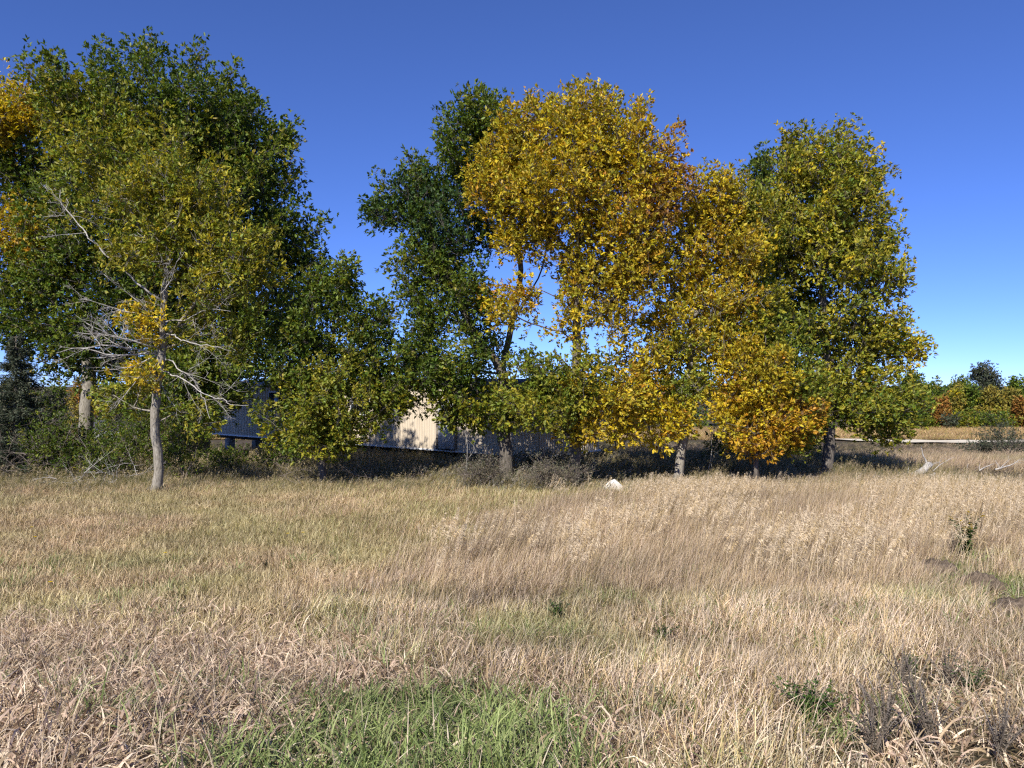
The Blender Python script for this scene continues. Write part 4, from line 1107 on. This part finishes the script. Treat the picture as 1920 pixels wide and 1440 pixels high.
# lush patch and green tufts
gp = lambda x, y: np.maximum(m_green(x, y), .85 * m_mound(x, y))
X, Y = sample(R, 2.2, 15, (100, lambda x, y: 100 * gp(x, y) * dirt(x, y) + 22 * sm(.50, .64, fbm(x, y, 1.2, 47)) * (y < 14) * np.where(x > .4, 1, .55)))
tone = fbm(X, Y, .8, 49)[:, None]
scatter('green_grass', 'green', X, Y, np.where(m_mound(X, Y) > .2, .55, .74), np.array([1, 1, 1]) * (.7 + .6 * tone), 'lush green grass blades in the foreground patch and small tufts', 3)
# turf on the left
X, Y = sample(R, 5, 27, (58, lambda x, y: 58 * (1 - m_right(x, y)) * sm(5.5, 7.6, y + .25 * x + (fbm(x, y, 1.5, 41) - .5) * 2) * (1 - .35 * sm(14, 24, y))))
t1 = fbm(X, Y, 2.2, 51)[:, None]; t2_ = fbm(X, Y, .7, 52)[:, None]
g = np.clip((t1 - .42) * 3.2, 0, 1)
scatter('short_turf', 'turf', X, Y, 1.0 + .012 * Y, (np.array([1.0, .90, .76]) * (1 - g) + np.array([.86, .88, .62]) * g) * (.68 + .95 * t2_), 'short olive brown turf in front of the pale-trunked tree', 4)
X, Y = sample(R, 5, 27, (16, lambda x, y: 16 * (1 - m_right(x, y)) * sm(.45, .6, fbm(x, y, 2.6, 53)) * sm(6, 9, y)))
scatter('turf_tufts', 'mid', X, Y, .55, np.array([.95, .95, .8]) * (.8 + .4 * fbm(X, Y, 1, 54)[:, None]), 'slightly longer olive tufts standing in the short turf', 5)
# middle band before the trees
X, Y = sample(R, 13, 26, (34, lambda x, y: 34 * sm(14, 18, y + (fbm(x, y, 3, 55) - .5) * 3) * np.where(x < 0, sm(-7, -1, x) * .9 + .1 * sm(20, 23, y), 1) * (1 - .25 * m_right(x, y))))
tone = fbm(X, Y, 2.5, 56)[:, None]
scatter('meadow_grass', 'mid', X, Y, .8, np.array([1.08, 1.03, .86]) * (.6 + .8 * tone), 'olive and straw meadow grass in front of the trees', 6, False)
X, Y = sample(R, 9, 27, (46, lambda x, y: 46 * m_right(x, y) * sm(9, 12, y) * (1 - .3 * sm(18, 24, y)) * (1 - .8 * m_mound(x, y)) * dirt(x, y) * clr(x, y)))
tone = fbm(X, Y, 2.0, 57)[:, None]
scatter('tall_dry_grass', 'tall', X, Y, np.interp(Y, [9, 14, 20, 26], [.62, .8, .75, .6]), np.array([1.12, 1.07, 1.02]) * (.6 + .8 * tone), 'tall dry straw grass bending with the wind on the open side', 7, False)
X, Y = sample(R, 7, 25, (14, lambda x, y: 14 * m_right(x, y) * sm(8.5, 12, y) * sm(.40, .62, fbm(x, y, 2.2, 58)) * (1 - .9 * m_mound(x, y)) * clr(x, y)))
scatter('seed_head_grass', 'seed', X, Y, np.interp(Y, [8, 14, 20, 25], [.75, .9, .8, .55]), np.array([1.08, 1.02, .92]) * np.ones((len(X), 1)), 'pale nodding seed heads of tall grass all leaning one way', 8, False)
# weeds and shaded grass under the trees
X, Y = sample(R, 22.5, 34, (16, lambda x, y: 16 * sm(22.5, 24.2, y + (fbm(x, y, 2, 59) - .5) * 2) * (1 - sm(12, 15, x)) * (.25 + .75 * np.exp(-((x - .8) / 3.0) ** 2))))
scatter('weeds', 'weed', X, Y, np.interp(Y, [22.5, 25.5, 28], [.42, .62, .95]) * (.65 + .45 * np.exp(-((X - .9) / 2.6) ** 2)), np.array([1, 1, 1]) * (.8 + .4 * fbm(X, Y, 1.5, 60)[:, None]), 'grey brown weeds growing along the foot of the trees', 9, False, cat='weeds')
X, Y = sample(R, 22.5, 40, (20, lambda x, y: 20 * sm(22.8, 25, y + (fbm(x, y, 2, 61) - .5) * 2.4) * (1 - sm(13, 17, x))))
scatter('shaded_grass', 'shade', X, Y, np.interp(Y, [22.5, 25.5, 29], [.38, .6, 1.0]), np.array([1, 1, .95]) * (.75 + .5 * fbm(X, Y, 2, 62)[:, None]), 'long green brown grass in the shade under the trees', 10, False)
# open grassland beyond
X, Y = sample(R, 26, 57.5, (13, lambda x, y: 13 * np.where(x > 8, 1, .45) * (1 - .5 * sm(38, 55, y)) * (.3 + .7 * clr(x, y))))
tone = fbm(X, Y, 4.0, 63)[:, None]; gg = np.clip((fbm(X, Y, 6., 64)[:, None] - .45) * 3, 0, 1)
scatter('open_grassland', 'tall', X, Y, np.interp(Y, [26, 34, 50, 57], [.6, .75, .45, .3]), (np.array([.92, .86, .80]) * (1 - gg) + np.array([.78, .8, .6]) * gg) * (.7 + .55 * tone), 'tall greyish tan grassland beyond the fallen log', 11, False, wide=1.7)
X, Y = sample(R, 61.5, 120, (1.1, lambda x, y: 1.1 * np.ones_like(x)))
scatter('field_stubble', 'mid', X, Y, 1.15, np.array([1.1, .88, .62]) * (.6 + .7 * fbm(X, Y, 14, 65)[:, None]), 'low golden stubble of the far field', 12, False, wide=3.0)
